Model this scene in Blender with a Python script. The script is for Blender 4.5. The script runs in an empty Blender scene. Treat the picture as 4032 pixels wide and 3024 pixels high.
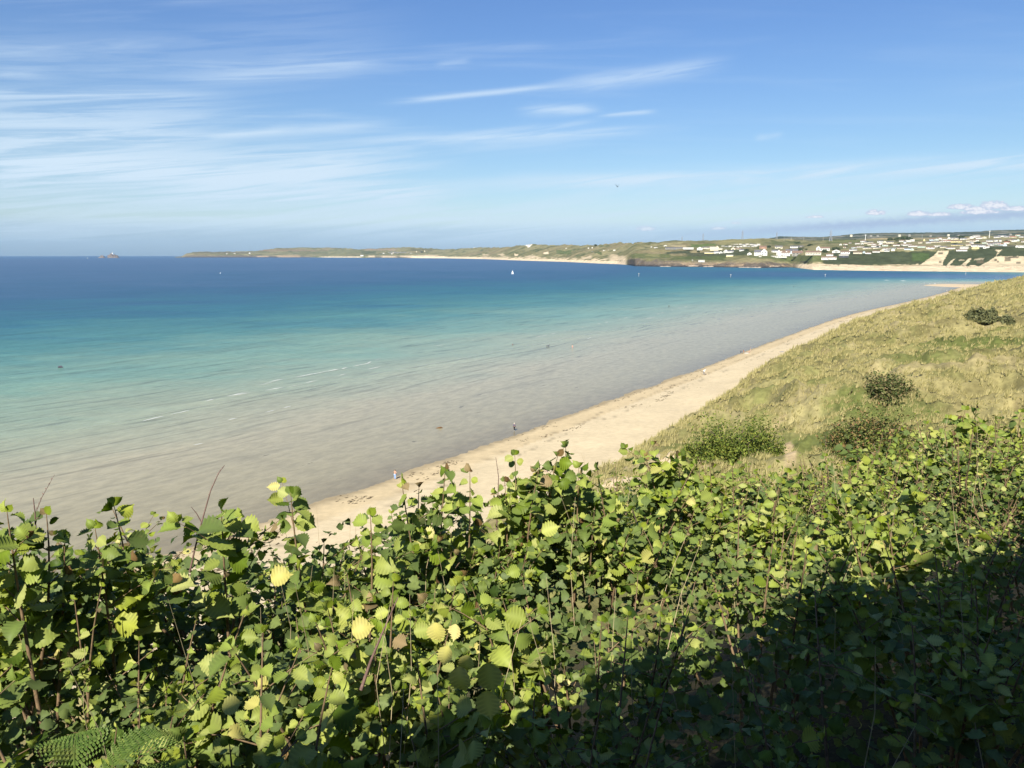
import bpy, math, random
import numpy as np
from mathutils import Vector, Matrix, Euler
R = math.radians
rnd = random.Random(11)
rng = np.random.default_rng(5)
scene = bpy.context.scene
COL = scene.collection
H = 38.0                      # eye height above the sea, metres
F, CX, CY, YH = 3027.6, 2016.0, 1512.0, 1003.4
PITCH = math.atan((CY - YH) / F)
CAM = Vector((0, 0, H))
# ---------------------------------------------------------------- camera, sun, sky
cam_d = bpy.data.cameras.new('camera'); cam = bpy.data.objects.new('camera', cam_d); COL.objects.link(cam)
cam.location = CAM; cam.rotation_euler = (math.pi / 2 - PITCH, 0, 0)
cam_d.sensor_width = 36; cam_d.lens = 36 * F / 4032; cam_d.clip_start = 0.1; cam_d.clip_end = 200000
scene.camera = cam
SUN_AZ, SUN_EL = R(197), R(41)
sd = bpy.data.lights.new('sun', 'SUN'); sd.energy = 4.9; sd.angle = R(0.53); sd.color = (1.0, 0.93, 0.8)
so = bpy.data.objects.new('sun', sd); COL.objects.link(so)
SUNV = Vector((math.sin(SUN_AZ) * math.cos(SUN_EL), math.cos(SUN_AZ) * math.cos(SUN_EL), math.sin(SUN_EL)))
so.rotation_euler = SUNV.to_track_quat('Z', 'Y').to_euler()
scene.view_settings.view_transform = 'Standard'; scene.view_settings.look = 'None'
scene.view_settings.exposure = 0.85; scene.view_settings.gamma = 1; scene.view_settings.use_curve_mapping = False
scene.cycles.max_bounces = 6; scene.cycles.transparent_max_bounces = 6; scene.cycles.volume_bounces = 0
scene.cycles.use_denoising = True
scene.cycles.volume_step_rate = 10


def angles(px, py):
    """direction of a point of the photograph (4032x3024) from the eye"""
    xr, yr = (px - CX) / F, (CY - py) / F
    return Vector((xr, math.cos(PITCH) + yr * math.sin(PITCH), -math.sin(PITCH) + yr * math.cos(PITCH)))


class NT:
    """small helper for node trees"""
    def __init__(s, tree):
        s.t = tree; s.n = tree.nodes; s.l = tree.links
    def new(s, typ, **kw):
        n = s.n.new(typ)
        for k, v in kw.items():
            setattr(n, k, v)
        return n
    def put(s, sock, v):
        if isinstance(v, bpy.types.NodeSocket): s.l.new(v, sock)
        elif v is not None: sock.default_value = v
    def math(s, op, a, b=None, c=None, clamp=False):
        n = s.new('ShaderNodeMath', operation=op, use_clamp=clamp)
        s.put(n.inputs[0], a); s.put(n.inputs[1], b); s.put(n.inputs[2], c)
        return n.outputs[0]
    def mix(s, f, a, b, blend='MIX'):
        n = s.new('ShaderNodeMix', data_type='RGBA', blend_type=blend)
        s.put(n.inputs[0], f); s.put(n.inputs[6], a); s.put(n.inputs[7], b)
        return n.outputs[2]
    def noise(s, vec, scale, detail=4, rough=0.55, dist=0.0):
        n = s.new('ShaderNodeTexNoise'); s.put(n.inputs['Vector'], vec)
        n.inputs['Scale'].default_value = scale; n.inputs['Detail'].default_value = detail
        n.inputs['Roughness'].default_value = rough; n.inputs['Distortion'].default_value = dist
        return n.outputs[0]
    def ramp(s, f, stops):
        n = s.new('ShaderNodeValToRGB'); s.put(n.inputs[0], f)
        e = n.color_ramp.elements
        while len(e) > 1: e.remove(e[-1])
        for i, (p, c) in enumerate(stops):
            el = e[0] if i == 0 else e.new(p)
            el.position = p
            el.color = (c, c, c, 1) if isinstance(c, (int, float)) else (*c, 1)
        return n.outputs[0]
    def rng(s, v, a, b, c=0.0, d=1.0, smooth=True):
        n = s.new('ShaderNodeMapRange', interpolation_type='SMOOTHSTEP' if smooth else 'LINEAR')
        s.put(n.inputs[0], v)
        for i, q in enumerate((a, b, c, d)): s.put(n.inputs[1 + i], q)
        return n.outputs[0]
    def comb(s, x, y, z=0.0):
        n = s.new('ShaderNodeCombineXYZ'); s.put(n.inputs[0], x); s.put(n.inputs[1], y); s.put(n.inputs[2], z)
        return n.outputs[0]
    def vscale(s, v, xyz):
        n = s.new('ShaderNodeVectorMath', operation='MULTIPLY'); s.put(n.inputs[0], v); n.inputs[1].default_value = xyz
        return n.outputs[0]
    def bump(s, h, strength, dist, normal=None):
        n = s.new('ShaderNodeBump'); s.put(n.inputs['Height'], h); s.put(n.inputs['Strength'], strength)
        n.inputs['Distance'].default_value = dist
        if normal: s.put(n.inputs['Normal'], normal)
        return n.outputs[0]


# world: Nishita sky, thin cirrus streaks and a low row of cumulus as the photograph has them
world = bpy.data.worlds.new('World'); scene.world = world; world.use_nodes = True
W = NT(world.node_tree); W.n.clear()
sky = W.new('ShaderNodeTexSky', sky_type='NISHITA'); sky.sun_disc = False
sky.sun_elevation = SUN_EL; sky.sun_rotation = SUN_AZ; sky.altitude = 40
sky.air_density = 1.15; sky.dust_density = 0.5; sky.ozone_density = 2.2
tc = W.new('ShaderNodeTexCoord'); sep = W.new('ShaderNodeSeparateXYZ'); W.put(sep.inputs[0], tc.outputs['Generated'])
X, Y, Z = sep.outputs
el = W.math('ARCSINE', Z); az = W.math('ARCTAN2', X, Y)
eld = W.math('MULTIPLY', el, 180 / math.pi); azd = W.math('MULTIPLY', az, 180 / math.pi)
zc = W.math('ADD', W.math('MAXIMUM', Z, 0.0), 0.055)
planar = W.comb(W.math('DIVIDE', X, zc), W.math('DIVIDE', Y, zc), 0.0)
rot = W.new('ShaderNodeMapping'); W.put(rot.inputs[0], planar); rot.inputs['Rotation'].default_value = (0, 0, R(-14))
rot.inputs['Scale'].default_value = (0.22, 1.0, 1.0)
wisp = W.noise(rot.outputs[0], 2.6, 8, 0.62, 0.5)
wash = W.noise(W.comb(W.math('MULTIPLY', azd, 0.022), W.math('MULTIPLY', eld, 0.10), 3.3), 1.3, 4, 0.5)
side = W.rng(azd, -34, 22, 1.0, 0.25)
c_gen = W.math('MULTIPLY', W.rng(wisp, 0.46, 0.74, 0, 0.42), W.rng(wash, 0.38, 0.62, 0, 1))
c_gen = W.math('MULTIPLY', c_gen, side)
fib = W.noise(W.comb(W.math('MULTIPLY', azd, 0.05), W.math('SUBTRACT', W.math('MULTIPLY', eld, 0.9), W.math('MULTIPLY', azd, 0.10)), 0.0), 1.5, 9, 0.64, 0.9)
total = c_gen


def azel(px, py):
    d = angles(px * 4032 / 2212, py * 4032 / 2212).normalized()
    return math.degrees(math.atan2(d.x, d.y)), math.degrees(math.asin(d.z))


for (x0, y0, x1, y1, w, amp) in [
        (840, 219, 1230, 181, .20, .50), (1180, 190, 1580, 128, .55, .42), (740, 302, 1480, 276, .28, .48), (1120, 240, 1300, 236, .35, .5), (1290, 250, 1420, 238, .16, .42), (900, 100, 1200, 92, .25, .16), (1000, 290, 1300, 262, .22, .3),
        (440, 290, 640, 272, .2, .42), (-200, 205, 480, 192, .3, .42), (-200, 160, 130, 152, .35, .28), (400, 160, 860, 118, .6, .3), (-300, 115, 180, 100, .6, .14),
        (-400, 290, 500, 268, 1.6, .55), (-300, 365, 900, 352, 2.0, .92), (400, 290, 860, 262, .3, .34), (-300, 100, 900, 60, 2.2, .12), (-300, 240, 600, 215, 1.2, .22), (560, 330, 1300, 300, .5, .25), (500, 365, 1000, 352, .4, .3), (300, 420, 1010, 418, 1.0, .88), (980, 398, 2600, 318, .50, .72), (900, 425, 2500, 372, 1.0, .25),
        (1630, 297, 1695, 289, .2, .5), (940, 138, 1020, 128, .3, .22), (1900, 350, 2400, 360, .35, .25), (-300, 468, 2400, 460, 1.3, .6), (2000, 620 - 430, 2500, 150, .5, .06)]:
    a0, e0 = azel(x0, y0); a1, e1 = azel(x1, y1)
    L = math.hypot(a1 - a0, e1 - e0); ux, uy = (a1 - a0) / L, (e1 - e0) / L
    dx = W.math('SUBTRACT', azd, a0); dy = W.math('SUBTRACT', eld, e0)
    al = W.math('ADD', W.math('MULTIPLY', dx, ux), W.math('MULTIPLY', dy, uy))
    pe = W.math('SUBTRACT', W.math('MULTIPLY', dy, ux), W.math('MULTIPLY', dx, uy))
    pe = W.math('ADD', pe, W.math('MULTIPLY', W.math('SUBTRACT', wash, 0.5), w * 2.0 + .5))
    g = W.math('EXPONENT', W.math('MULTIPLY', W.math('POWER', W.math('DIVIDE', pe, w), 2), -1))
    k = W.math('MULTIPLY', W.rng(al, -0.12 * L, .3 * L), W.rng(al, .72 * L, L * 1.08, 1, 0))
    m = W.math('MULTIPLY', W.math('MULTIPLY', g, k), W.rng(fib, .36, .60, .30 * amp, amp * 1.25))
    total = W.math('SUBTRACT', 1.0, W.math('MULTIPLY', W.math('SUBTRACT', 1.0, total), W.math('SUBTRACT', 1.0, m)))
total = W.math('MULTIPLY', total, W.rng(Z, 0.0, 0.02))
# tint the physical sky: deeper blue above, pale near the horizon, a blue-grey layer lowest
tint = W.ramp(W.math('DIVIDE', eld, 60, clamp=True), [(0.0, (.64, .89, 1.50)), (.029, (.68, .89, 1.42)), (.041, (.90, 1.07, 1.33)), (.12, (.84, 1.02, 1.26)), (.25, (.74, .96, 1.32)), (.42, (.68, .93, 1.39)), (1.0, (.66, .90, 1.37))])
base = W.mix(1.0, sky.outputs[0], tint, 'MULTIPLY')
cl_col = W.ramp(W.math('DIVIDE', eld, 20, clamp=True), [(0, (7.0, 8.6, 9.9)), (.5, (7.2, 8.8, 10.4)), (1, (7.0, 8.4, 10.6))])
c1 = W.mix(total, base, cl_col)
# cumulus
cn = W.noise(W.comb(azd, W.math('MULTIPLY', eld, 1.3), 0), 1.9, 6, 0.62)
cn2 = W.noise(W.comb(azd, W.math('MULTIPLY', eld, 1.5), 7), 5.5, 4, 0.6)
top = low = None
for (x, y, w, h) in [(1395, 495, 24, 8), (1552, 494, 20, 5), (1590, 482, 12, 4), (1760, 469, 22, 4), (1890, 461, 22, 8), (1985, 463, 26, 8), (2030, 464, 26, 6), (2075, 448, 26, 8),
                     (2145, 446, 26, 12), (2105, 452, 24, 6), (2195, 452, 30, 7), (2260, 454, 40, 9), (2120, 459, 40, 7), (2340, 440, 40, 16), (2500, 450, 60, 15)]:
    a, e = azel(x, y); wd, hd = w / 29.5, h / 29.5
    dx = W.math('DIVIDE', W.math('SUBTRACT', azd, a), wd); dy = W.math('DIVIDE', W.math('SUBTRACT', eld, e), hd)
    dyn = W.math('MULTIPLY', W.math('MINIMUM', dy, 0.0), 2.0)
    dd = W.math('ADD', W.math('POWER', dx, 2), W.math('ADD', W.math('POWER', W.math('MAXIMUM', dy, 0.0), 2), W.math('POWER', dyn, 2)))
    m = W.math('SUBTRACT', 1.0, dd)
    top = m if top is None else W.math('MAXIMUM', top, m)
pf = W.math('ADD', top, W.math('ADD', W.math('MULTIPLY', W.math('SUBTRACT', cn, .5), 1.2), W.math('MULTIPLY', W.math('SUBTRACT', cn2, .5), 1.4)))
puff = W.rng(pf, 0.0, 0.5, 0, .92)
# grey base layer under the puffs, sloping up to the right
a0, e0 = azel(1500, 507); a1, e1 = azel(2212, 462)
line = W.math('ADD', e0, W.math('MULTIPLY', W.math('SUBTRACT', azd, a0), (e1 - e0) / (a1 - a0)))
dl = W.math('DIVIDE', W.math('SUBTRACT', W.math('ADD', eld, W.math('MULTIPLY', W.math('SUBTRACT', cn, .5), .5)), line), .32)
lay = W.math('MULTIPLY', W.math('EXPONENT', W.math('MULTIPLY', W.math('POWER', dl, 2), -1)), W.math('MULTIPLY', W.rng(azd, 6, 24), .9))
c2 = W.mix(lay, c1, (4.6, 5.7, 7.7, 1))
puff = W.math('MULTIPLY', puff, W.rng(azd, 12, 26, .55, 1.0))
c3 = W.mix(puff, c2, W.mix(W.rng(W.math('ADD', pf, W.math('SUBTRACT', cn2, .5)), .25, 1.1), (6.0, 6.7, 8.4, 1), (10.0, 9.9, 10.3, 1)))
bg = W.new('ShaderNodeBackground'); bg.inputs[1].default_value = 0.053
W.put(bg.inputs[0], c3)
wo = W.new('ShaderNodeOutputWorld'); W.put(wo.inputs[0], bg.outputs[0])


# ---------------------------------------------------------------- helpers
def mat(name, color=(.5, .5, .5), rough=.8, spec=.3, fn=None, metallic=0.0):
    m = bpy.data.materials.new(name); m.use_nodes = True
    T = NT(m.node_tree); p = T.n['Principled BSDF']
    p.inputs['Base Color'].default_value = (*color, 1); p.inputs['Roughness'].default_value = rough
    p.inputs['Specular IOR Level'].default_value = spec; p.inputs['Metallic'].default_value = metallic
    if fn: fn(T, p)
    return m


def grainy(scale=3.0, amt=.25, bump=0.0):
    def fn(T, p):
        g = T.new('ShaderNodeNewGeometry').outputs['Position']
        n = T.noise(g, scale, 5, .6)
        c = p.inputs['Base Color'].default_value[:]
        k = T.rng(n, .25, .75, 1 - amt, 1 + amt)
        T.put(p.inputs['Base Color'], T.mix(1.0, c, T.comb(k, k, k), 'MULTIPLY'))
        if bump: T.put(p.inputs['Normal'], T.bump(n, .6, bump))
    return fn


def tag(o, label=None, cat=None, group=None, kind=None):
    if label: o['label'] = label
    if cat: o['category'] = cat
    if group: o['group'] = group
    if kind: o['kind'] = kind
    return o


def link(name, me, parent=None, loc=None):
    o = bpy.data.objects.new(name, me); COL.objects.link(o)
    if parent is not None: o.parent = parent
    if loc is not None: o.location = loc
    return o


def empty(name, loc, rz=0.0, label=None, cat=None, group=None):
    o = bpy.data.objects.new(name, None); COL.objects.link(o)
    o.location = loc; o.rotation_euler = (0, 0, rz); o.empty_display_size = .3
    return tag(o, label, cat, group)


def np_mesh(name, V, Fc, material=None, smooth=False, attrs=None, colors=None):
    """V (n,3); Fc (m,3) or (m,4)"""
    V = np.asarray(V, dtype=np.float32); Fc = np.asarray(Fc, dtype=np.int32)
    me = bpy.data.meshes.new(name)
    me.vertices.add(len(V)); me.vertices.foreach_set('co', V.ravel())
    k = Fc.shape[1]
    me.loops.add(Fc.size); me.loops.foreach_set('vertex_index', Fc.ravel())
    me.polygons.add(len(Fc))
    me.polygons.foreach_set('loop_start', np.arange(0, Fc.size, k, dtype=np.int32))
    me.polygons.foreach_set('loop_total', np.full(len(Fc), k, dtype=np.int32))
    if smooth: me.polygons.foreach_set('use_smooth', np.ones(len(Fc), dtype=bool))
    me.update(calc_edges=True)
    for n, a in (attrs or {}).items():
        at = me.attributes.new(n, 'FLOAT', 'POINT'); at.data.foreach_set('value', np.asarray(a, dtype=np.float32).ravel())
    if colors is not None:
        at = me.color_attributes.new('cov', 'FLOAT_COLOR', 'POINT')
        c4 = np.ones((len(V), 4), dtype=np.float32); c4[:, :3] = colors; at.data.foreach_set('color', c4.ravel())
    if material: me.materials.append(material)
    return me


class MB:
    """collects primitives as one mesh"""
    def __init__(s): s.v = []; s.f = []
    def add(s, vs, fs):
        b = len(s.v); s.v += [tuple(v) for v in vs]; s.f += [tuple(i + b for i in f) for f in fs]
        return s
    def box(s, x0, x1, y0, y1, z0, z1):
        return s.add([(x0, y0, z0), (x1, y0, z0), (x1, y1, z0), (x0, y1, z0), (x0, y0, z1), (x1, y0, z1), (x1, y1, z1), (x0, y1, z1)],
                     [(0, 3, 2, 1), (4, 5, 6, 7), (0, 1, 5, 4), (1, 2, 6, 5), (2, 3, 7, 6), (3, 0, 4, 7)])
    def tube(s, pts, rad, n=5, cap=True):
        pts = [Vector(p) for p in pts]; rings = []
        for i, p in enumerate(pts):
            d = (pts[min(i + 1, len(pts) - 1)] - pts[max(i - 1, 0)]).normalized()
            a = d.cross(Vector((0.13, 0.97, 0.2))).normalized(); b = d.cross(a)
            r = rad[i] if isinstance(rad, (list, tuple)) else rad
            rings.append([p + (a * math.cos(2 * math.pi * k / n) + b * math.sin(2 * math.pi * k / n)) * r for k in range(n)])
        vs = [v for r_ in rings for v in r_]
        fs = [(i * n + k, i * n + (k + 1) % n, (i + 1) * n + (k + 1) % n, (i + 1) * n + k) for i in range(len(pts) - 1) for k in range(n)]
        if cap: fs += [tuple(range(n)), tuple((len(pts) - 1) * n + k for k in reversed(range(n)))]
        return s.add(vs, fs)
    def mesh(s, name, material=None, smooth=False):
        me = bpy.data.meshes.new(name); me.from_pydata(s.v, [], s.f)
        if smooth:
            for p in me.polygons: p.use_smooth = True
        if material: me.materials.append(material)
        me.update(); return me
    def build(s, name, material, parent=None, smooth=False):
        return link(name, s.mesh(name, material, smooth), parent)


def hash2(ix, iy, seed):
    h = (ix.astype(np.int64) * 374761393 + iy.astype(np.int64) * 668265263 + seed * 1442695041) & 0x7fffffff
    h = ((h ^ (h >> 13)) * 1274126177) & 0x7fffffff
    return ((h ^ (h >> 16)) & 0xffff) / 65535.0


def vnoise(x, y, seed=0):
    x = np.asarray(x, float); y = np.asarray(y, float)
    ix, iy = np.floor(x), np.floor(y); fx, fy = x - ix, y - iy
    fx = fx * fx * (3 - 2 * fx); fy = fy * fy * (3 - 2 * fy)
    a = hash2(ix, iy, seed); b = hash2(ix + 1, iy, seed); c = hash2(ix, iy + 1, seed); d = hash2(ix + 1, iy + 1, seed)
    return (a * (1 - fx) + b * fx) * (1 - fy) + (c * (1 - fx) + d * fx) * fy


def fbm(x, y, seed=0, oct=4):
    s = 0; a = .5; t = 0
    for o in range(oct):
        s = s + a * vnoise(x * 2 ** o, y * 2 ** o, seed + o * 17); t += a; a *= .55
    return s / t


def sstep(v, a, b):
    t = np.clip((v - a) / (b - a), 0, 1); return t * t * (3 - 2 * t)


def grid_faces(nr, nc):
    i = np.arange(nr - 1)[:, None] * nc + np.arange(nc - 1)[None, :]
    return np.stack([i, i + 1, i + 1 + nc, i + nc], -1).reshape(-1, 4)


# ---------------------------------------------------------------- the coast near by
def d2s(px, py): return px * 4032 / 2212, py * 4032 / 2212


def on_plane(px, py, z=0.0):
    d = angles(px, py); t = (z - H) / d.z
    return CAM + d * t


wl_px = [(215, 1245), (400, 1187), (640, 1105), (850, 1035), (1130, 935), (1300, 872), (1480, 810), (1640, 748), (1800, 690), (1880, 669), (1950, 655), (2040, 633)]
toe_px = [(1320, 1030), (1410, 958), (1500, 903), (1600, 835), (1700, 778), (1800, 722), (1880, 690), (1960, 660), (2045, 634)]
WL = [on_plane(*d2s(*p))[:2] for p in wl_px]
TOE = [on_plane(*d2s(*p), z=3.0)[:2] for p in toe_px]
WL = [(-330, -200), (-150, -22)] + [tuple(p) for p in WL] + [(560, 960), (760, 1180), (1200, 1600)]
TOE = [(-260, -230), (-110, -40), (-40, 40), (-8, 84)] + [tuple(p) for p in TOE] + [(590, 920), (820, 1140), (1260, 1560)]


def smooth_line(P, n=6, it=2):
    P = np.array(P, float)
    for _ in range(it):
        Q = [P[0]]
        for a, b in zip(P[:-1], P[1:]): Q += [a * .75 + b * .25, a * .25 + b * .75]
        Q.append(P[-1]); P = np.array(Q)
    return P


WL = smooth_line(WL); TOE = smooth_line(TOE)


def sdist(x, y, P):
    """signed distance to a polyline, positive on its right (inland)"""
    x = np.asarray(x, float); y = np.asarray(y, float)
    best = np.full(x.shape, 1e18); sg = np.ones(x.shape)
    for a, b in zip(P[:-1], P[1:]):
        d = b - a; L2 = d @ d
        t = np.clip(((x - a[0]) * d[0] + (y - a[1]) * d[1]) / L2, 0, 1)
        ex, ey = x - a[0] - t * d[0], y - a[1] - t * d[1]
        q = ex * ex + ey * ey
        cr = d[0] * (y - a[1]) - d[1] * (x - a[0])
        m = q < best; best = np.where(m, q, best); sg = np.where(m, np.where(cr < 0, 1, -1), sg)
    return np.sqrt(best) * sg


UD = np.array([math.sin(R(62)), math.cos(R(62))]); ND = np.array([-math.cos(R(62)), math.sin(R(62))])   # railway direction, outward


def near_height(x, y, full=False):
    dw = sdist(x, y, WL); s = sdist(x, y, TOE)
    s = s + (fbm(x / 14, y / 14, 3) - .5) * 6 * sstep(np.hypot(x, y), 60, 150)
    beach = np.where(dw > 0, 3.0 * dw / (dw + np.maximum(-s, 0) + 1e-6), dw * .02) + (fbm(x / 6, y / 6, 8) - .5) * .12
    al = x * .53 + y * .85
    s = s - sstep(al, 260, 640) * 17
    prof = 3 + np.interp(s, [0, 2, 8, 22, 45, 80, 150, 400], [0, 2.2, 6.5, 11, 15, 19.0, 24, 34]) + sstep(al, 350, 800) * 2 * sstep(s, 20, 70)
    hum = (fbm(x / 34, y / 34, 21, 3) - .5) * 10 * sstep(s, 2, 35) + (np.abs(fbm(x / 14, y / 14, 5, 4) - .5)) * -14.0 * sstep(s, 0, 12) + (fbm(x / 4.0, y / 4.0, 9, 4) - .5) * 3.0 * sstep(s, 0, 5)
    dune = prof + hum + .9 * sstep(s, 0, 10)
    p = x * ND[0] + y * ND[1]
    bank = np.interp(p, [-30, -4, 1, 5.5, 45, 80], [44, 35.3, 34.0, 32.6, 8.0, 0]) + (fbm(x / 5, y / 5, 31) - .5) * 1.2 * sstep(p, 1, 6)
    k = 2.2
    land = np.where(s > 0, k * np.logaddexp(dune / k, bank / k), beach)
    land = np.where(s > 0, np.minimum(land, np.maximum(dune, bank) + 1.5), land)
    w = sstep(s, 0, 1.5)
    z = beach * (1 - w) + np.where(s > 0, land, beach) * w
    if full: return z, s, dw, dune, bank
    return z


def ground(x, y): return float(near_height(np.array([x]), np.array([y]))[0])


def cast(px, py, r0=25.0):
    d = angles(px, py); d = d / math.hypot(d.x, d.y)
    r = r0 * np.exp(np.linspace(0, math.log(1500 / r0), 900))
    x, y = d.x * r, d.y * r; z = H + d.z * r
    h = near_height(x, y); hit = np.nonzero(h >= z)[0]
    i = hit[0] if len(hit) else 899
    return Vector((x[i], y[i], h[i]))


na, nr_ = 620, 520
azg = np.radians(np.concatenate([np.linspace(-75, -1, 90), np.linspace(-.8, 42, 900), np.linspace(42.5, 62, 40)])); na = len(azg); rg = np.concatenate([[0.2], np.geomspace(2.0, 1900, nr_ - 1)])
A_, R_ = np.meshgrid(azg, rg); GX, GY = np.sin(A_) * R_, np.cos(A_) * R_
gz, gs, gdw, gdune, gbank = near_height(GX.ravel(), GY.ravel(), True)
gx, gy = GX.ravel(), GY.ravel()
faces = grid_faces(nr_, na)
fs_ = gs[faces].mean(1); fdw = gdw[faces].mean(1)


def sand_col(x, y):
    n = fbm(x / 5, y / 5, 77)[:, None]
    return np.array([.52, .428, .268]) * (.88 + .24 * n)


def submesh(mask, name, material, colors):
    f = faces[mask]; u, inv = np.unique(f, return_inverse=True)
    V = np.stack([gx[u], gy[u], gz[u]], 1)
    return np_mesh(name, V, inv.reshape(f.shape)[:, ::-1], material, True, None, colors[u])


def f_cov(rough, bumps, scale, contrast):
    def fn(T, p):
        at = T.new('ShaderNodeVertexColor', layer_name='cov').outputs[0]
        g = T.new('ShaderNodeNewGeometry').outputs['Position']
        n = T.noise(g, scale, 6, .65); k = T.rng(n, .25, .75, 1 - contrast, 1 + contrast)
        T.put(p.inputs['Base Color'], T.mix(1.0, at, T.comb(k, k, k), 'MULTIPLY'))
        T.put(p.inputs['Normal'], T.bump(n, .5, bumps)); p.inputs['Roughness'].default_value = rough
    return fn


dw_, s_ = gdw, gs
sc = sand_col(gx, gy)
wet = 1 - sstep(dw_ + (fbm(gx / 3, gy / 3, 2) - .5) * 2.0, .1, 2.0)
sc = sc * (1 - .42 * wet[:, None]) + 0
tide = np.exp(-((dw_ - 7 + (fbm(gx / 9, gy / 9, 61) - .5) * 5) / .7) ** 2) * sstep(fbm(gx / 2.2, gy / 1.7, 62), .42, .62)
tide2 = np.exp(-((dw_ - 11 + (fbm(gx / 12, gy / 12, 65) - .5) * 5) / .5) ** 2) * sstep(fbm(gx / 1.6, gy / 2.2, 66), .5, .62)
sc = sc * (1 - .38 * np.clip(tide + tide2, 0, 1)[:, None])
sc = np.where((dw_ < 8)[:, None], sc * np.array([.93, .90, .84]), sc)
m_sand = mat('sand', fn=f_cov(.9, .06, .8, .10))
beach_o = tag(link('beach', submesh(fs_ <= 0.9, 'beach', m_sand, sc)), kind='structure')

# dune cover: dry marram grass, greener hollows, bare sand scars, earth under the bushes
n1 = fbm(gx / 18, gy / 18, 41); n2 = fbm(gx / 6, gy / 6, 43); n3 = fbm(gx / 40, gy / 40, 47)
dry = np.array([.265, .232, .10]); olive = np.array([.165, .158, .056]); green = np.array([.12, .142, .036]); tan = np.array([.25, .20, .10])
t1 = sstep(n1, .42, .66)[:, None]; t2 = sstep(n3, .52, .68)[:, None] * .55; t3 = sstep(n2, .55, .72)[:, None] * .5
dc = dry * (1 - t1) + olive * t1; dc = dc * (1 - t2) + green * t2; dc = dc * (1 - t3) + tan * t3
n4 = fbm(gx / 9 + 3, gy / 4.5, 49, 4); k = (sstep(n4, .54, .68) * .7)[:, None]; dc = dc * (1 - k) + np.array([.125, .11, .045]) * k  # dark brown cover patches, also painting in shade between the hummocks
n5 = fbm(gx / 7 + 8, gy / 12, 50, 4); k = (sstep(n5, .58, .68) * .6)[:, None]; dc = dc * (1 - k) + np.array([.33, .275, .14]) * k
edge = (1 - sstep(gs, 4, 16))[:, None] * .5; dc = dc * (1 - edge) + tan * edge


def disc(px, py, rx, ry, ang=0.0, soft=.35, amp=1.1):
    """soft ellipse on the ground round the spot seen at a photo point, metres"""
    c = cast(*d2s(px, py)); X_, Y_ = gx - c.x, gy - c.y
    a, b = X_ * math.cos(ang) + Y_ * math.sin(ang), -X_ * math.sin(ang) + Y_ * math.cos(ang)
    q = np.sqrt((a / rx) ** 2 + (b / ry) ** 2) + (fbm(gx / 2.5, gy / 2.5, 91) - .5) * amp
    return (1 - sstep(q, 1 - soft, 1 + soft))[:, None]


for (px, py, rx, ry) in [(1480, 985, 3.4, 5.5), (1450, 1002, 4.5, 2.6), (1520, 1000, 2.0, 4.0), (1340, 1040, 3, 4)]:
    k = disc(px, py, rx, ry); dc = dc * (1 - k) + np.array([.50, .40, .26]) * k
for (px, py, rx, ry) in [(1925, 875, 7, 8), (2060, 745, 8, 14), (1990, 765, 9, 8), (2175, 735, 5, 14), (1760, 955, 5, 4), (1870, 905, 4, 4), (1500, 945, 4, 3)]:
    k = disc(px, py, rx, ry) * .8; dc = dc * (1 - k) + np.array([.10, .12, .032]) * k
for pts in [[(1706, 1008), (1708, 985), (1704, 970), (1702, 958)], [(1678, 918), (1690, 903), (1702, 896)]]:
    W3 = [cast(*d2s(*q)) for q in pts]
    q = np.abs(sdist(gx, gy, np.array([(c.x, c.y) for c in W3]))) + (fbm(gx / 1.2, gy / 1.2, 92) - .5) * .5
    k = (1 - sstep(q, .3, .65))[:, None]; dc = dc * (1 - k) + np.array([.36, .28, .16]) * k
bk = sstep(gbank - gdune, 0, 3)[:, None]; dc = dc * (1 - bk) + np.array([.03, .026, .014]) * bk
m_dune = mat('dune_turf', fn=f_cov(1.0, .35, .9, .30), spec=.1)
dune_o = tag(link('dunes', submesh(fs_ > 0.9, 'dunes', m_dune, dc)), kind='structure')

# ---------------------------------------------------------------- sea
nwa, nwr = 760, 640
wa = np.radians(np.linspace(-80, 70, nwa)); wr = np.geomspace(35, 26000, nwr)
WA, WR = np.meshgrid(wa, wr); wx, wy = (np.sin(WA) * WR).ravel(), (np.cos(WA) * WR).ravel()
off = -sdist(wx, wy, WL)
pyy = YH + F * H / np.hypot(wx, wy)      # rough apparent row, used as a range scale only
pxx = CX + F * np.tan(WA.ravel())
dep = np.interp(off, [-50, 0, 12, 45, 85, 140, 230, 400, 700, 1400, 4000], [0, 0, .05, .16, .26, .36, .50, .67, .82, .93, 1.0])
dep = dep + (fbm(wx / 90, wy / 90, 51) - .5) * .10 * sstep(off, 20, 200) + (fbm(wx / 500, wy / 260, 52) - .5) * .10 * sstep(off, 200, 600)
right = sstep(pxx, 2300, 3100)
# broad shallows off the river mouth, then the deep channel, then pale water under the far shore
sh = np.clip(1 - sstep(WR.ravel() * np.cos(WA.ravel()), 560, 1250), 0, 1) * right
lim = .34 + .30 * sstep(WR.ravel() * np.cos(WA.ravel()), 430, 1100) + .05 * (fbm(wx / 120, wy / 60, 53) - .5)
dep = np.where(right > 0, dep * (1 - right * .85) + np.minimum(dep, lim) * right * .85, dep)
lr = np.log(np.hypot(wx, wy) * np.cos(WA.ravel()))
cen = np.interp(pxx, [2200, 2600, 3000, 3500, 4100, 4700], np.log([1520, 1500, 1560, 1480, 1300, 1200]))
ch = np.exp(-((lr - cen) / .17) ** 2) * sstep(pxx, 2450, 3000)
dep = dep * (1 - ch) + (.86 + .1 * (fbm(wx / 200, wy / 100, 54) - .5)) * ch
far = sstep(lr, cen + .13, cen + .45) * sstep(pxx, 2300, 2700)
dep = dep * (1 - far * .55) + .60 * far * .55
dep = np.clip(dep, 0, 1)


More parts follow.
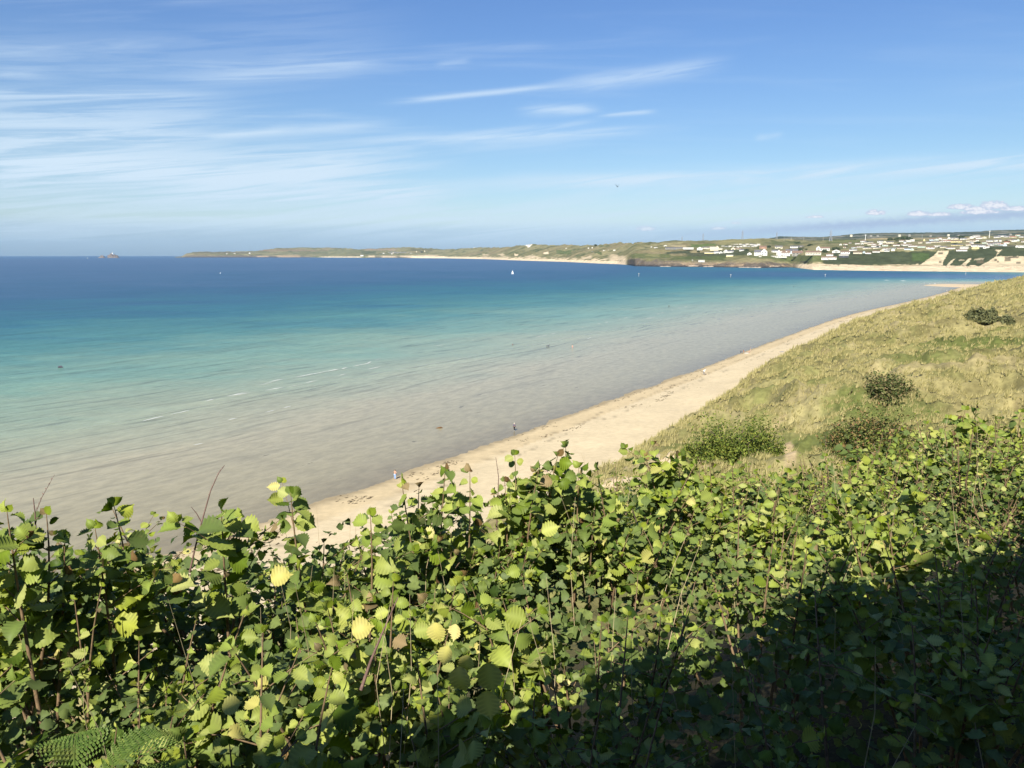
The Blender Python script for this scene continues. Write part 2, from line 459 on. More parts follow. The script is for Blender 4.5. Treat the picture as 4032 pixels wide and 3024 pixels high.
def f_sea(T, p):
    D = T.new('ShaderNodeAttribute', attribute_name='depth').outputs['Fac']
    O = T.new('ShaderNodeAttribute', attribute_name='off').outputs['Fac']
    pos = T.new('ShaderNodeNewGeometry').outputs['Position']
    mp = T.new('ShaderNodeMapping'); T.put(mp.inputs[0], pos); mp.inputs['Rotation'].default_value = (0, 0, R(32))
    sp = T.new('ShaderNodeSeparateXYZ'); T.put(sp.inputs[0], mp.outputs[0])   # y: along the shore
    alng = sp.outputs[1]
    wob = T.noise(pos, .012, 3, .5)
    oo = T.math('ADD', O, T.math('MULTIPLY', wob, 14))
    surf = T.noise(T.comb(T.math('MULTIPLY', oo, .075), T.math('MULTIPLY', alng, .0055), 0), 1.0, 2, .5)
    surf2 = T.noise(T.comb(T.math('MULTIPLY', oo, .35), T.math('MULTIPLY', alng, .03), 0), 1.0, 3, .6)
    chop = T.noise(T.vscale(mp.outputs[0], (.55, .22, 1)), 1.0, 6, .7)
    patch = T.noise(T.vscale(pos, (.006, .016, 1)), 1.0, 6, .62)
    mott = T.noise(T.vscale(pos, (.05, .12, 1)), 1.0, 5, .65)
    dd = T.math('ADD', D, T.math('ADD', T.math('MULTIPLY', T.math('SUBTRACT', patch, .5), T.rng(D, .1, .6, .10, .30)), T.math('MULTIPLY', T.math('SUBTRACT', mott, .5), T.rng(D, .2, .5, .04, .16))))
    col = T.ramp(dd, [(0, (.20, .17, .105)), (.05, (.265, .235, .143)), (.16, (.305, .275, .172)), (.25, (.25, .275, .178)), (.36, (.145, .245, .178)), (.50, (.058, .170, .163)),
                      (.64, (.03, .115, .155)), (.80, (.028, .085, .150)), (1, (.055, .105, .185))])
    swell = T.noise(T.comb(T.math('MULTIPLY', oo, .11), T.math('MULTIPLY', alng, .012), 5), 1.0, 6, .6)
    ln = T.math('POWER', T.math('ABSOLUTE', T.math('SUBTRACT', T.math('MULTIPLY', T.math('SUBTRACT', surf, .5), 9.0), T.math('ROUND', T.math('MULTIPLY', T.math('SUBTRACT', surf, .5), 9.0)))), .5)
    zone = T.math('MULTIPLY', T.rng(O, 14, 60), T.rng(O, 200, 420, 1, 0))
    line = T.math('MULTIPLY', T.rng(ln, .12, .52, 1, 0), T.math('MULTIPLY', zone, T.rng(surf2, .42, .6)))
    dk = T.math('ADD', T.math('MULTIPLY', line, .36), T.math('MULTIPLY', T.math('SUBTRACT', swell, .5), T.rng(D, .05, .4, .16, .7)))
    k = T.math('SUBTRACT', 1.0, dk)
    k2 = T.rng(chop, .32, .68, .87, 1.13)
    k = T.math('MULTIPLY', k, k2)
    # dark weed lying in the shallows
    weed = T.math('MULTIPLY', T.rng(T.noise(T.vscale(mp.outputs[0], (.35, .12, 1)), 1.0, 4, .6), .68, .72), T.rng(O, 70, 30))
    k = T.math('MULTIPLY', k, T.math('SUBTRACT', 1.0, T.math('MULTIPLY', weed, .5)))
    T.put(p.inputs['Base Color'], T.mix(1.0, col, T.comb(k, k, k), 'MULTIPLY'))
    p.inputs['IOR'].default_value = 1.33
    p.inputs['Specular IOR Level'].default_value = .30
    T.put(p.inputs['Roughness'], T.rng(O, 30, 400, .26, .5))
    fine = T.noise(T.vscale(mp.outputs[0], (1.3, .8, 1)), 1.0, 5, .7)
    hgt = T.math('ADD', T.math('MULTIPLY', chop, .6), T.math('ADD', T.math('MULTIPLY', swell, 1.0), T.math('MULTIPLY', fine, .25)))
    T.put(p.inputs['Normal'], T.bump(hgt, T.rng(O, 15, 160, .12, .7), .6))


m_sea = mat('sea_water', fn=f_sea)
fsea = grid_faces(nwr, nwa)[:, ::-1]
keep = off[fsea].max(1) > -14
sea_o = tag(link('sea', np_mesh('sea', np.stack([wx, wy, np.zeros_like(wx)], 1), fsea[keep], m_sea, True, {'depth': dep, 'off': off})), kind='structure')

# sandbar off the river mouth
bx = [];
cL, cR_ = on_plane(*d2s(1992, 615.6)), on_plane(*d2s(2215, 618.5))
ax = (cR_ - cL); Lb = ax.length; ax.normalize(); nx = Vector((-ax.y, ax.x, 0))
V = []; nb, mb_ = 60, 9
for i in range(nb):
    t = i / (nb - 1); w = 66 * min(1, (t * 4.0)) ** .7 * (1 - .25 * t)
    w *= .9 + .2 * vnoise(t * 9, 0.0, 3).item()
    for j in range(mb_):
        q = j / (mb_ - 1) * 2 - 1
        P = cL + ax * (t * Lb) + nx * (q * w * 1.0 - 12 + 10 * t)
        V.append((P.x, P.y, -.12 + 1.6 * (1 - q * q) * min(1, t * 5 + .15)))
bar_col = np.tile(np.array([[.50, .39, .25]]), (len(V), 1))
me = np_mesh('sandbar', V, grid_faces(nb, mb_), m_sand, True, None, bar_col)
tag(link('sandbar', me), 'low bar of pale sand in the water at the river mouth', kind='structure')

# foam of the little breakers
m_foam = mat('foam', (.55, .57, .54), .8)
FV, FF = [], []


def foam_run(pts, width, gap=.5, dens=1.0, seed=1):
    g = random.Random(seed); P = [on_plane(*d2s(*q)) for q in pts]
    for a, b in zip(P[:-1], P[1:]):
        L = (b - a).length; t = 0.0; d = (b - a).normalized(); n = Vector((-d.y, d.x, 0))
        while t < L:
            ln = g.uniform(1.2, 7.5) * dens
            if g.random() > gap:
                c = a + d * t + n * g.uniform(-.5, .5); w = width * g.uniform(.3, .95); b0 = len(FV); K = 10
                for k in range(K):
                    an = 2 * math.pi * k / K; rr = g.uniform(.7, 1.15)
                    q = c + d * (math.cos(an) * ln * .6 * rr) + n * (math.sin(an) * w * .5 * rr)
                    FV.append((q.x, q.y, .05 + .02 * math.cos(an)))
                FV.append((c.x, c.y, .05 + .28 * w))
                FF.extend([(b0 + k, b0 + (k + 1) % K, b0 + K) for k in range(K)])
            t += ln * .85


foam_run([(575, 828), (600, 822), (650, 813), (700, 803), (745, 795)], .6, .2, seed=2)
foam_run([(745, 795), (790, 786), (830, 771)], .45, .5, seed=3)
foam_run([(330, 893), (420, 873), (520, 850), (575, 828)], .5, .85, seed=4)
foam_run([(300, 912), (400, 889), (470, 858), (540, 848), (640, 832), (760, 806), (830, 790)], .4, .82, seed=5)
foam_run([(950, 746), (1010, 738), (1045, 731)], .4, .8, seed=6)
foam_run([(700, 866), (760, 853)], .4, .7, seed=7)
foam_run([(500, 905), (620, 880), (700, 862)], .35, .92, seed=8)
foam_run([(1150, 730), (1230, 713), (1280, 703), (1340, 690), (1370, 681)], .5, .75, seed=9)
foam_run([(1240, 742), (1300, 722), (1350, 697), (1420, 684)], .5, .88, seed=10)
foam_run([(1860, 604), (1900, 605), (1960, 607), (2010, 613), (2080, 614)], 2.4, .86, 1.6, seed=11)
foam_run([(1400, 684), (1470, 665), (1560, 650)], .6, .9, seed=12)
foam_run([(-60, 1010), (60, 975), (160, 955), (260, 925)], .3, .93, seed=13)
foam_run([(430, 960), (480, 952)], .25, .7, seed=14)
tag(link('foam', np_mesh('foam', FV, FF, m_foam, True)), 'white foam on the small breaking waves', kind='stuff')

# ---------------------------------------------------------------- the far coast
tab = [  # photo column: rows of shore, foot, middle, skyline and the depth behind the shore (m) of the last three
    (690, 1014.2, 1014.1, 1014.0, 1013.9, 30, 60, 90), (716, 1014, 1012.5, 1011, 1009.5, 30, 100, 200), (735, 1014, 1007, 1003, 998, 40, 200, 400), (765, 1014, 1005, 999, 991.5, 40, 350, 900), (900, 1014, 1005, 998, 991, 40, 400, 1000),
    (1000, 1014, 1005, 997, 989.5, 40, 500, 1100), (1050, 1014, 1005, 995, 982, 40, 700, 1500), (1100, 1014, 1006, 990, 977, 40, 900, 1800), (1200, 1014, 1008, 990, 975.5, 40, 900, 1800), (1290, 1014, 1009, 991, 974.5, 60, 900, 1800),
    (1420, 1015, 1009, 995, 981, 60, 800, 1700), (1500, 1015, 1006, 993, 978, 50, 900, 2000), (1610, 1016, 1006, 990, 973, 50, 900, 2200), (1750, 1017, 1009, 995, 981.5, 80, 800, 1700), (1900, 1020, 1011, 995, 975, 90, 700, 1500),
    (2000, 1024, 1016, 993, 973, 110, 650, 1400), (2060, 1026, 1017, 993, 964, 120, 600, 1300), (2226, 1031, 1021, 998, 965, 110, 500, 1200), (2348, 1037, 1025, 1000, 964, 100, 450, 1150), (2430, 1040, 1025, 1000, 954, 90, 420, 1100),
    (2470, 1043, 1024, 1002, 958, 50, 300, 1050), (2500, 1048, 1017, 1000, 958, 40, 260, 1050), (2592, 1050, 1020, 990, 955.5, 40, 450, 1000), (2620, 1050, 1024, 988, 948, 45, 450, 1000), (2700, 1051, 1028, 986, 948, 50, 450, 1000),
    (2800, 1052, 1031, 990, 946, 60, 400, 1000), (3000, 1055, 1032, 1000, 936.5, 60, 220, 1100), (3120, 1053, 1036, 1005, 943, 60, 180, 1100), (3200, 1062, 1038, 1004, 945, 120, 200, 1100), (3350, 1065, 1039, 998, 944, 200, 300, 1100),
    (3500, 1067, 1041, 985, 938, 230, 330, 1100), (3700, 1069, 1041, 985, 933, 240, 350, 1100), (3900, 1071, 1038, 975, 928, 240, 350, 1100), (4032, 1072, 1037, 970, 925, 240, 350, 1100), (4900, 1090, 1040, 960, 905, 240, 380, 1100)]
tab = np.array(tab, float)


def far_params(px):
    return [np.interp(px, tab[:, 0], tab[:, i]) for i in range(1, 8)]


def to_world(px, py, d):
    """point in the column px, on the row py, d metres of ground distance away"""
    xr, yr = (px - CX) / F, (CY - py) / F
    vx, vy, vz = xr, math.cos(PITCH) + yr * math.sin(PITCH), -math.sin(PITCH) + yr * math.cos(PITCH)
    k = d / np.hypot(vx, vy)
    return vx * k, vy * k, H + vz * k


def shore_d(px, ys):
    xr, yr = (px - CX) / F, (CY - ys) / F
    vx, vy, vz = xr, math.cos(PITCH) + yr * math.sin(PITCH), -math.sin(PITCH) + yr * math.cos(PITCH)
    return H * np.hypot(vx, vy) / -vz


def far_point(px, py):
    ys, y1, y2, y3, o1, o2, o3 = far_params(px)
    o = np.interp(-py, [-float(ys), -float(y1), -float(y2), -float(y3)], [0, float(o1), float(o2), float(o3)])
    d = float(shore_d(px, ys)) + o
    x, y, z = to_world(px, py, d)
    return Vector((x, y, z))


cols = np.arange(690, 4900, 2.6); nR = 112
tt = np.linspace(0, 1, nR)
ys, y1, y2, y3, o1, o2, o3 = [a[None, :] for a in far_params(cols)]
a1, a2 = .30, .62
PYr = np.where(tt[:, None] < a1, ys + (y1 - ys) * (tt[:, None] / a1), np.where(tt[:, None] < a2, y1 + (y2 - y1) * ((tt[:, None] - a1) / (a2 - a1)), y2 + (y3 - y2) * ((tt[:, None] - a2) / (1 - a2))))
OF = np.where(tt[:, None] < a1, o1 * (tt[:, None] / a1), np.where(tt[:, None] < a2, o1 + (o2 - o1) * ((tt[:, None] - a1) / (a2 - a1)), o2 + (o3 - o2) * ((tt[:, None] - a2) / (1 - a2))))
PXr = np.broadcast_to(cols[None, :], PYr.shape)
D0 = shore_d(cols, far_params(cols)[0])[None, :]
Dg = D0 + OF
fx, fy, fz = to_world(PXr, PYr, Dg)
scl = Dg / 2500.0
relief = (fbm(fx / 90, fy / 90, 101, 5) - .5) * 16 * sstep(tt, .2, .5)[:, None] * np.clip(scl, .7, 3) ** .5 * (1 - .55 * sstep(PXr, 2900, 3100))
edgefade = sstep(PXr, 700, 780)
relief = relief * edgefade
crag = (np.abs(fbm(fx / 14, fy / 14, 107, 4) - .5)) * -14 * np.exp(-((tt - .16) / .14) ** 2)[:, None]
iscliff = (sstep(PXr, 2462, 2485) * (1 - sstep(PXr, 3090, 3160)) + (1 - sstep(PXr, 1180, 1260)) + sstep(PXr, 1440, 1480) * (1 - sstep(PXr, 1560, 1640)) * .6)
fz = fz + relief + crag * iscliff
fz[0, :] = -2.0
# behind the skyline the land falls away
ext = 10
bx_, by_, bz_ = [], [], []
for k in range(1, ext + 1):
    q = 1 + .06 * k
    bx_.append(fx[-1] * q); by_.append(fy[-1] * q); bz_.append(fz[-1] - (fz[-1] + 3) * (k / ext) ** 1.3)
fx2 = np.vstack([fx] + [b[None] for b in bx_]); fy2 = np.vstack([fy] + [b[None] for b in by_]); fz2 = np.vstack([fz] + [b[None] for b in bz_])
# ground cover
PXf, PYf = PXr, PYr
nA = fbm(fx / 160, fy / 160, 201, 4); nB = fbm(fx / 45, fy / 45, 205, 4); nC = fbm(fx / 420, fy / 420, 209, 3)
gD = np.array([.205, .185, .095]); gO = np.array([.135, .13, .062]); gG = np.array([.062, .078, .034]); gT = np.array([.22, .17, .10])
k = sstep(nA, .4, .64)[..., None]; C = gD * (1 - k) + gO * k
k = (sstep(nB, .56, .70) * .75)[..., None]; C = C * (1 - k) + gG * k
k = (sstep(nC, .55, .66) * .4)[..., None]; C = C * (1 - k) + gT * k
SAND = np.array([.56, .45, .30])


def paint(mask, col):
    global C
    C = C * (1 - mask[..., None]) + np.array(col) * mask[..., None]


lowz = 1 - sstep(tt, .24, .30)[:, None] * np.ones_like(PXf)
lowz2 = 1 - sstep(tt + .0, .20, .34)[:, None]
e1 = fbm(fx / 30, fy / 30, 211)
onbeach = np.clip(sstep(PXf, 1560, 1640) * (1 - sstep(PXf, 2458, 2472)) + sstep(PXf, 3110, 3150), 0, 1)
foot = (1 - sstep(tt[:, None] + (e1 - .5) * .22, .22, .30))
paint(np.clip(onbeach * foot, 0, 1), SAND)
paint(np.clip(sstep(PXf, 1800, 2000) * (1 - sstep(PXf, 2455, 2470)) * (1 - sstep(tt[:, None], .33, .44)) * sstep(fbm(fx / 28, fy / 28, 213), .47, .56), 0, 1), SAND * .95)
rock = np.array([.105, .088, .07])
k = np.clip(iscliff, 0, 1) * (1 - sstep(tt[:, None] + (e1 - .5) * .22, .22, .34))
paint(k, rock * 1.0)
paint(k * sstep(e1, .5, .62) * sstep(PXf, 2600, 2700), (.24, .18, .12))
paint(k * (1 - sstep(tt[:, None], .03, .12)), (.04, .038, .04))
paint(np.clip((1 - sstep(PXf, 1500, 1600)) * sstep(PXf, 900, 1150), 0, 1) * k * .0, SAND)


def blob(x0, x1, ya, yb, col, amt=1.0, soft=.25, seed=1, slope=0.0):
    cx, cy = (x0 + x1) / 2, (ya + yb) / 2
    u = (PXf - cx) / ((x1 - x0) / 2); v = (PYf - cy + slope * (PXf - cx)) / ((yb - ya) / 2)
    q = np.maximum(np.abs(u) ** 2.2, np.abs(v) ** 2.2) + (fbm(PXf / 14, PYf / 6, seed) - .5) * .9
    paint((1 - sstep(q, 1 - soft, 1 + soft)) * amt, col)


scrub = (.045, .056, .030)
# fields and moor of the headland
for b in [(1000, 1290, 984, 989, (.20, .13, .08), .6), (1090, 1200, 979, 983, (.17, .12, .07), .5), (1440, 1560, 981, 986, (.26, .19, .13), .8), (1560, 1600, 982, 990, (.20, .18, .09), .6),
          (1060, 1090, 990, 996, (.2, .15, .09), .5), (765, 1000, 992, 998, (.10, .085, .055), .6), (1240, 1420, 985, 1003, (.12, .125, .055), .5), (1420, 1480, 990, 1000, (.06, .075, .03), .7),
          (1530, 1600, 992, 997, (.16, .16, .15), .6), (1620, 1700, 980, 990, (.11, .10, .05), .7), (1270, 1420, 1010, 1014, (.5, .42, .3), .8), (1010, 1060, 1007, 1012, (.32, .24, .16), .7), (1090, 1180, 1004, 1013, (.34, .25, .15), .6)]:
    blob(*b[:4], b[4], b[5], seed=int(b[0]))
# headland by the town
for b in [(2620, 2720, 985, 1000, scrub, .9, .1), (2700, 2960, 990, 1012, scrub, .85, .04), (2480, 2640, 1000, 1016, (.075, .10, .035), .7, .0), (2640, 2860, 1008, 1023, (.065, .085, .03), .8, .0), (2720, 2820, 958, 972, (.08, .12, .035), .8, 0),
          (2950, 3120, 1008, 1020, (.085, .10, .04), .8, 0), (3050, 3260, 1006, 1030, (.10, .12, .045), .8, 0), (2540, 2600, 1004, 1010, (.2, .19, .085), .6, 0), (2610, 2700, 965, 972, (.34, .28, .17), .6, 0), (2820, 3000, 940, 965, (.21, .195, .085), .6, 0),
          (3150, 3180, 1028, 1034, (.06, .05, .04), .6, 0), (3040, 3150, 951, 961, (.07, .09, .035), .6, 0), (3250, 3400, 944, 956, (.075, .095, .035), .6, 0), (3320, 3500, 937, 943, (.30, .24, .14), .9, 0), (3590, 3700, 936, 942, (.24, .2, .13), .7, 0),
          (2560, 2640, 985, 990, (.20, .18, .08), .6, 0), (2190, 2250, 985, 1000, (.075, .105, .035), .7, 0), (2340, 2370, 993, 1001, (.06, .085, .03), .8, 0), (2360, 2400, 965, 971, (.06, .085, .03), .7, 0), (2600, 3000, 1030, 1036, (.25, .2, .12), .35, 0)]:
    blob(*b[:4], b[4], b[5], seed=int(b[0]), slope=b[6])
# dark scrub slope above the estuary beach with its sand falls
blob(3290, 3720, 990, 1041, scrub, .97, .12, 7)
blob(3240, 3320, 1010, 1040, scrub, .95, .2, 8)
blob(3690, 4100, 985, 1046, scrub, .97, .12, 9)
blob(3820, 4400, 966, 1012, scrub, .97, .12, 10)
blob(3590, 3660, 996, 1030, (.055, .085, .028), .8, .3, 11)


def poly(pts, col, amt=1.0):
    P = np.array(pts, float); ins = np.zeros(PXf.shape, bool); n = len(P)
    xx = PXf + (fbm(PXf / 7, PYf / 4, 5) - .5) * 9; yy = PYf + (fbm(PXf / 6, PYf / 3, 6) - .5) * 5
    j = n - 1
    for i in range(n):
        c = ((P[i, 1] > yy) != (P[j, 1] > yy)) & (xx < (P[j, 0] - P[i, 0]) * (yy - P[i, 1]) / (P[j, 1] - P[i, 1] + 1e-9) + P[i, 0])
        ins ^= c; j = i
    paint(ins.astype(float) * amt, col)


SC = (.44, .37, .245)
poly([(3620, 1044), (3650, 1025), (3690, 995), (3692, 986), (3735, 986), (3732, 1000), (3715, 1025), (3712, 1046)], SC)
poly([(3728, 1046), (3738, 1030), (3760, 1016), (3758, 1022), (3742, 1040), (3736, 1046)], SC)
poly([(3782, 1046), (3800, 1030), (3818, 1013), (3826, 1018), (3812, 1034), (3802, 1046)], SC)
poly([(3855, 1048), (3890, 1030), (3920, 1012), (3935, 1008), (4400, 1010), (4400, 1050)], SC)
poly([(3915, 982), (3945, 983), (3936, 992), (3928, 990)], SC); poly([(3920, 1010), (3928, 995), (3936, 992), (3926, 1006), (3916, 1015)], SC, .8)
poly([(3775, 1022), (3795, 1020), (3796, 1025), (3776, 1027)], SC, .7); poly([(3835, 1018), (3880, 1016), (3870, 1024), (3838, 1024)], SC, .6)
for (x, y, w, h) in [(3968, 1020, 12, 9), (4010, 1035, 9, 4), (3702, 1031, 6, 4), (3920, 1024, 5, 4), (3703, 997, 10, 4), (3990, 1013, 20, 4), (4200, 1020, 20, 9), (3860, 1031, 14, 6), (3930, 1030, 4, 3)]:
    blob(x - w, x + w, y - h, y + h, (.10, .085, .055), .85, .3, x)
# bare sand on the towans
poly([(2066, 962), (2075, 962), (2096, 966), (2086, 974), (2078, 976)], (.66, .60, .48)); blob(2026, 2040, 999, 1006, SAND, 1, .4, 3); blob(2140, 2160, 992, 1001, SAND, 1, .4, 4); blob(2093, 2098, 1000, 1004, SAND, 1, .3, 5)
for (x0, x1, ya, yb) in [(1960, 1985, 1000, 1006), (1900, 1925, 1001, 1005), (2070, 2110, 1006, 1014), (2400, 2465, 1006, 1028), (2290, 2330, 1010, 1020), (1640, 1720, 1003, 1012), (1450, 1475, 1006, 1013), (1505, 1560, 1007, 1014), (1575, 1620, 1006, 1012)]:
    blob(x0, x1, ya, yb, SAND * .85, .75, .8, x0)
for (x, y) in [(2620, 1048), (3050, 1046), (2730, 1046), (2790, 1048), (2930, 1052), (2975, 1052)]:
    blob(x - 20, x + 20, y - 1.6, y + 2.4, (.42, .34, .26), .8, .3, x)
# road and verge lines among the chalets
for (x0, x1, y, s) in [(3330, 3620, 972, .02), (3400, 3700, 960, .01), (3500, 4032, 950, .0), (3640, 4000, 972, .03)]:
    blob(x0, x1, y - 1.5, y + 1.5, (.19, .17, .12), .6, .3, x0, s)
C2 = np.vstack([C] + [C[-1:]] * ext)
m_far = mat('far_land', fn=f_cov(1.0, 2.0, .05, .28), spec=.05)
nc = len(cols)
far_o = tag(link('coast_land', np_mesh('coast_land', np.stack([fx2.ravel(), fy2.ravel(), fz2.ravel()], 1), grid_faces(nR + ext, nc), m_far, True, None, C2.reshape(-1, 3))), kind='structure')

# hills far inland
hx = np.arange(3020, 5200, 6.0)
hy = np.interp(hx, [3020, 3050, 3070, 3150, 3233, 3300, 3373, 3513, 3600, 3747, 3863, 3885, 3910, 4032, 4300, 5200], [940, 934, 930.5, 932, 933, 928, 919.5, 916.5, 916, 914.5, 911.5, 908, 906.5, 904, 899, 893])
hy = hy + (fbm(hx / 9, hx * 0, 300) - .5) * 2.2
nH = 60; V = []; CC = []
for i in range(nH):
    t = i / (nH - 1); d = 4300 + 3600 * t
    ybase = 948.0
    yy = ybase + (hy - ybase) * (t ** .8)
    x, y, z = to_world(hx, yy, np.full_like(hx, d)); z = z + (fbm(x / 300, y / 300, 310) - .5) * 30 * math.sin(math.pi * t)
    if i == 0: z = z - 150
    V.append(np.stack([x, y, z], 1))
    q = fbm(x / 260, y / 160, 320, 3); q2 = fbm(x / 90, y / 60, 325, 3)
    c = np.array([.13, .125, .075]) * np.ones((len(hx), 3)); k = sstep(q, .42, .55)[:, None]; c = c * (1 - k) + np.array([.04, .055, .035]) * k
    k = (sstep(q2, .62, .7) * (t < .8))[:, None] * .7; c = c * (1 - k) + np.array([.27, .25, .22]) * k
    CC.append(c)
last = V[-1].copy()
for k in range(1, 5):
    w = last.copy(); w[:, :2] *= 1 + .08 * k; w[:, 2] -= 90 * k; V.append(w); CC.append(CC[-1])
V = np.concatenate(V); CC = np.concatenate(CC)
tag(link('far_hills', np_mesh('far_hills', V, grid_faces(nH + 4, len(hx)), m_far, True, None, CC)), kind='structure')

# ---------------------------------------------------------------- island, lighthouse
m_rock = mat('island_rock', (.14, .115, .10), .9, fn=grainy(.05, .4, 2.0))
def islet(name, x0, x1, ybase, tops, label, dist):
    """rocky island: outline heights (photo rows), depth as great as half its width"""
    n = 48; m = 14; V = []
    for j in range(m):
        q = j / (m - 1) * 2 - 1
        for i in range(n):
            u = i / (n - 1); px = x0 + (x1 - x0) * u
            yt = np.interp(px, [a for a, b in tops], [b for a, b in tops])
            X0, Y0, _ = to_world(px, ybase, dist + q * (x1 - x0) / F * dist * .35)
            hgt = (ybase - yt) / F * dist
            z = hgt * (1 - abs(q) ** 2.2) * (.75 + .5 * vnoise(px / 3.0, q * 4, 9).item() * (1 if abs(q) > .15 else 0) + (.25 if abs(q) <= .15 else 0)) - 1.5
            V.append((X0, Y0, z))
    o = link(name, np_mesh(name, V, grid_faces(m, n), m_rock, False))
    return tag(o, label, 'island')
dI = float(shore_d(440, 1015.6))
islet('rock_island', 423, 471, 1016.5, [(423, 1015.5), (424, 1006.5), (433, 1006), (437, 1001.5), (441, 1001), (446, 1005), (453, 1004.5), (458, 1007.5), (463, 1008), (471, 1015.8)], 'dark rocky island carrying the white lighthouse', dI)
islet('rock_islet', 385, 416, 1016.5, [(385, 1015.8), (393, 1012), (398, 1008), (406, 1007.5), (411, 1012), (416, 1016)], 'smaller dark rocky islet left of the lighthouse island', dI)
m_white = mat('white_paint', (.82, .82, .80), .6, fn=grainy(.4, .06))
m_lant = mat('lantern_glass', (.05, .06, .07), .2)
bL = Vector(to_world(443.5, 1006.5, dI)); bL.z -= 3
lh = empty('lighthouse', bL, 0, 'white tapering lighthouse tower on the dark rocky island', 'lighthouse')
hh = 12.2 / F * dI + 3
def ring_tower(profile, n=8):
    b = MB(); vs = []; 
    for (r_, z_) in profile: vs += [(r_ * math.cos(2 * math.pi * k / n), r_ * math.sin(2 * math.pi * k / n), z_) for k in range(n)]
    fs = [(i * n + k, i * n + (k + 1) % n, (i + 1) * n + (k + 1) % n, (i + 1) * n + k) for i in range(len(profile) - 1) for k in range(n)]
    fs += [tuple(range(n))[::-1], tuple((len(profile) - 1) * n + k for k in range(n))]
    return b.add(vs, fs)
ring_tower([(8.5, 0), (7.3, hh * .4), (5.8, hh * .78)]).build('tower', m_white, lh)
ring_tower([(7.2, hh * .78), (7.2, hh * .81)]).build('gallery', m_white, lh)
ring_tower([(3.6, hh * .81), (3.6, hh * .91)]).build('lantern', m_lant, lh)
ring_tower([(4.2, hh * .91), (1.2, hh), (.2, hh * 1.03)]).build('dome', m_white, lh)
# white wall beside the tower
# ---------------------------------------------------------------- town
m_wall = {'white': mat('white_render', (.64, .63, .585), .8, fn=grainy(.3, .08)), 'cream': mat('cream_render', (.58, .53, .40), .8, fn=grainy(.3, .08)),
          'yellow': mat('yellow_render', (.68, .58, .30), .8, fn=grainy(.3, .08)), 'grey': mat('stone_wall', (.26, .25, .215), .9, fn=grainy(.6, .25)),
          'blue': mat('pale_blue_boards', (.52, .62, .66), .7, fn=grainy(.3, .08)), 'green': mat('pale_green_boards', (.46, .55, .47), .7, fn=grainy(.3, .08)), 'brick': mat('orange_brick', (.40, .24, .16), .9, fn=grainy(.6, .2)),
          'dark': mat('dark_cladding', (.08, .085, .09), .4, fn=grainy(.3, .15))}
m_roof = {'brown': mat('brown_tiles', (.17, .115, .085), .9, fn=grainy(.4, .2)), 'slate': mat('grey_slate', (.105, .105, .12), .7, fn=grainy(.4, .2)),
          'pale': mat('pale_felt_roof', (.45, .43, .38), .8, fn=grainy(.4, .15)), 'red': mat('red_tiles', (.26, .11, .075), .9, fn=grainy(.4, .2))}
m_pane = mat('window_glass', (.035, .045, .055), .15, .6)
m_door = mat('painted_door', (.10, .14, .2), .5)


